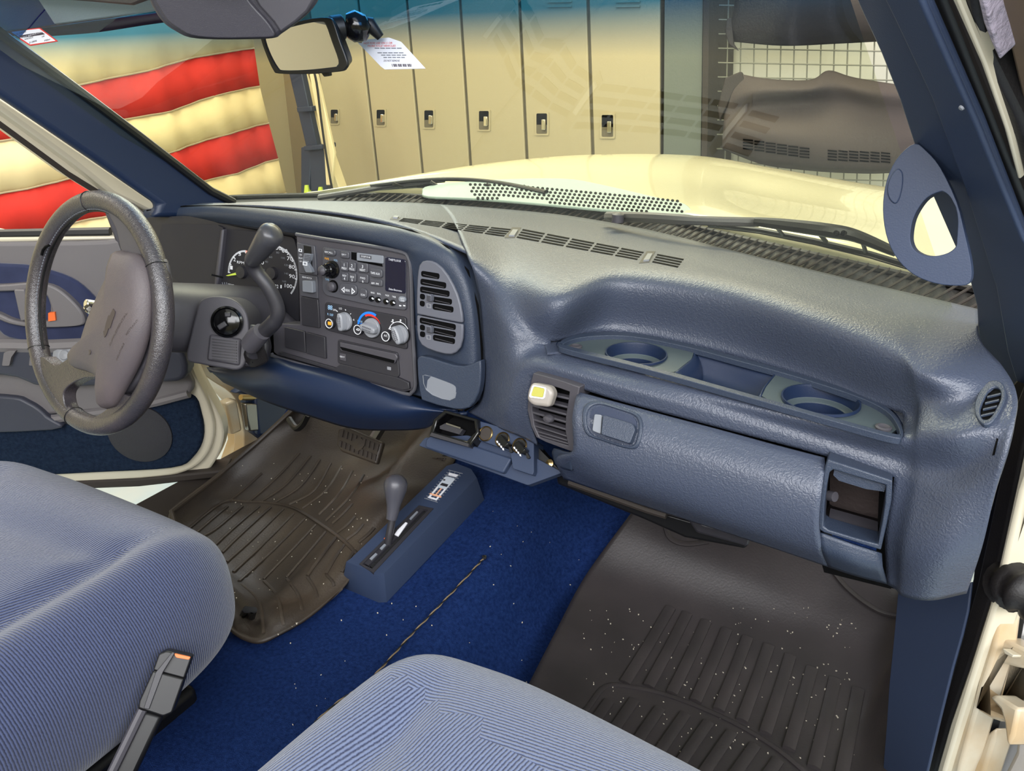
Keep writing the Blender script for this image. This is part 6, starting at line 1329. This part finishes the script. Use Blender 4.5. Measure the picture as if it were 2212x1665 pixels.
gout = [(1976, 310), (1944, 334), (1921, 372), (1909, 420), (1908, 470), (1918, 520), (1940, 562), (1975, 594), (2020, 612), (2066, 617), (2094, 611), (2098, 575), (2084, 505), (2066, 435), (2030, 360), (2000, 325)]
gin = [(2030, 414), (2004, 426), (1986, 447), (1973, 472), (1967, 500), (1967, 522), (1976, 540), (1996, 551), (2020, 553), (2048, 546), (2065, 532), (2067, 515), (2069, 480), (2066, 455), (2056, 430), (2042, 416)]
go_ = [(p.x, p.y) for p in cr([(x, y, 0) for x, y in gout], 3)]; gi_ = [(p.x, p.y) for p in cr([(x, y, 0) for x, y in gin], 3)]
mk('loop', ringslab(PG, go_, gi_, -.012, .010), M_TRIM, t, bevel=.006, seg=4, smooth=60)
mk('screw_cover', slab(PG, [(p.x, p.y) for p in cr([(x, y, 0) for x, y in [(1938, 364), (1949, 372), (1950, 395), (1944, 425), (1934, 440), (1920, 428), (1916, 405), (1924, 380)]], 3)], .008, .0118), M_TRIM, t, bevel=.001)
ts_ = thing('door_seal_stack', 'black and brown rubber door seals beyond the passenger pillar', 'seal', PR.p(2212, 560))
PR2 = Pl(PR.o+V((.02, -.02, 0)), PR.n)
def band(name, px, d0, d1, m, bev=.004): mk(name, slab(PR2, px, d0, d1), m, ts_, bevel=bev)
band('inner_seal', [(1960, -60), (1984, -20), (2112, 265), (2212, 517), (2260, 640), (2300, 640), (2236, 500), (2150, 290), (2030, -10), (2005, -60)], -.04, -.008, M_BLK)
band('seal_lip', [(2000, -60), (2025, -10), (2145, 285), (2235, 500), (2300, 660), (2330, 640), (2260, 470), (2165, 250), (2062, -10), (2035, -60)], -.05, -.012, M_BRN)
band('painted_edge', [(2036, -60), (2052, -10), (2117, 135), (2167, 275), (2197, 385), (2204, 388), (2180, 290), (2129, 140), (2066, -10), (2048, -60)], -.05, -.008, M_CRM, .003)
band('outer_seal', [(2055, -60), (2074, -10), (2138, 155), (2188, 300), (2212, 400), (2270, 520), (2300, 500), (2200, 250), (2120, 90), (2104, -10), (2098, -60)], -.06, -.012, M_RUB)
band('worn_strip', [(2100, -60), (2110, -10), (2124, 50), (2140, 90), (2158, 130), (2162, 125), (2150, 85), (2136, 40), (2124, -10), (2115, -60)], -.06, -.008, mat('frayed_strip', (150, 142, 156), .8, bump=('noise', 120, 1, .004)), .002)
band('drip_rail', [(2115, -60), (2130, -10), (2180, 110), (2215, 260), (2400, 400), (2400, -60)], -.07, -.02, mat('brown_rail', (104, 88, 72), .6), .004)
# lower right: jamb
PJ = Pl(PX(2165, 1000, .875), (-.86, -.50, .0))
tj = thing('door_jamb', 'cream painted passenger door jamb with black seal and brown stains', 'door frame', PJ.p(2050, 1665))
def jb(name, px, d0, d1, m, bev=.004, **k): return mk(name, slab(PJ, px, d0, d1), m, tj, bevel=bev, **k)
jb('seal_backing', [(2140, 880), (2230, 780), (2300, 700), (2260, 900), (2200, 1160), (2150, 1420), (2080, 1700), (1960, 1720), (2040, 1500), (2100, 1250)], -.05, -.02, M_BLK)
jb('black_seal', [(2168, 990), (2190, 880), (2222, 800), (2222, 905), (2190, 1060), (2164, 1180), (2140, 1290), (2092, 1440), (2050, 1560), (2018, 1670), (2000, 1720), (1978, 1720), (2004, 1640), (2060, 1440), (2110, 1260), (2140, 1120)], -.03, -.004, M_RUB)
jb('painted_lip', [(2225, 905), (2190, 1062), (2164, 1182), (2140, 1290), (2093, 1440), (2052, 1560), (2018, 1680), (2010, 1720), (2030, 1720), (2040, 1665), (2068, 1570), (2108, 1440), (2155, 1290), (2178, 1182), (2206, 1062), (2260, 905)], -.03, .004, M_CRM)
jb('painted_channel', [(2250, 905), (2204, 1062), (2176, 1182), (2153, 1290), (2106, 1440), (2066, 1570), (2030, 1720), (2060, 1720), (2075, 1650), (2100, 1560), (2148, 1400), (2160, 1300), (2175, 1220), (2196, 1120), (2225, 1000), (2300, 905)], -.035, -.006, M_CRMD)
PO2 = Pl(PX(2190, 1400, .93), (-.80, -.60, .15))
th = thing('hinge_bracket_set', 'cream passenger door hinge brackets with rubber boot at the right edge', 'hinge', PO2.p(2150, 1640))
def hb(name, px, d0, d1, m, bev=.004, **k): return mk(name, slab(PO2, px, d0, d1), m, th, bevel=bev, **k)
hb('inner_fender', [(2150, 900), (2400, 900), (2400, 1750), (2040, 1750), (2100, 1500)], -.12, -.10, M_WHT)
hb('dark_gap', [(2172, 1150), (2400, 1130), (2400, 1300), (2172, 1300)], -.10, -.08, M_DARK)
hb('upper_bracket', [(2190, 1140), (2240, 1148), (2400, 1150), (2400, 1125), (2194, 1100)], -.06, -.01, M_CRMD)
hb('hinge_block', [(2182, 1160), (2196, 1150), (2240, 1160), (2240, 1190), (2200, 1182), (2184, 1172)], -.05, .0, M_CRMD)
boot = cr([PO2.p(2180, 1262, .0), PO2.p(2196, 1268, .01), PO2.p(2215, 1280, .01), PO2.p(2240, 1292, .0)], 5, False)
mk('rubber_boot', tube(boot, [.026+.004*math.sin(i*1.6) for i in range(len(boot))], 18), M_RUB, th, smooth=80)
hb('hinge_arm', [(2142, 1405), (2160, 1375), (2190, 1390), (2230, 1408), (2230, 1448), (2190, 1440), (2150, 1428), (2138, 1435), (2116, 1525), (2150, 1540), (2168, 1548), (2165, 1560), (2140, 1552), (2108, 1532), (2132, 1436)], -.04, -.01, M_CRMD)
hb('lower_tab', [(2135, 1505), (2150, 1500), (2185, 1522), (2200, 1530), (2188, 1590), (2174, 1612), (2168, 1560), (2160, 1532)], -.03, .0, M_CRMD)
hb('wire_flap', [(2165, 1400), (2190, 1415), (2186, 1420), (2170, 1412)], -.01, .002, M_CRM, .001)
hb('lower_skin', [(2080, 1625), (2110, 1600), (2150, 1570), (2146, 1600), (2120, 1680), (2070, 1720)], -.08, -.05, M_CRMD)
hb('white_panel', [(2190, 1620), (2200, 1520), (2230, 1440), (2400, 1400), (2400, 1750), (2140, 1750), (2160, 1680)], -.06, -.03, M_WHT, .008)
hb('pinch_weld', [(2190, 1330), (2215, 1330), (2208, 1370), (2186, 1385), (2178, 1378)], -.09, -.06, M_WHT)
# right kick panel
PKk = Pl(PX(2040, 1400, .868), (-.80, -.60, .12))
o = mk('kick_trim', slab(PKk, [(1940, 1270), (2086, 1262), (2098, 1256), (2090, 1320), (2078, 1370), (2058, 1440), (2028, 1560), (2003, 1665), (1985, 1750), (1900, 1750), (1915, 1560), (1920, 1480), (1930, 1380)], -.004, .0), M_TRIM, bevel=.0015, seg=2)
tag(o, 'plain blue kick panel trim between the floor mat and the door seal', 'trim')
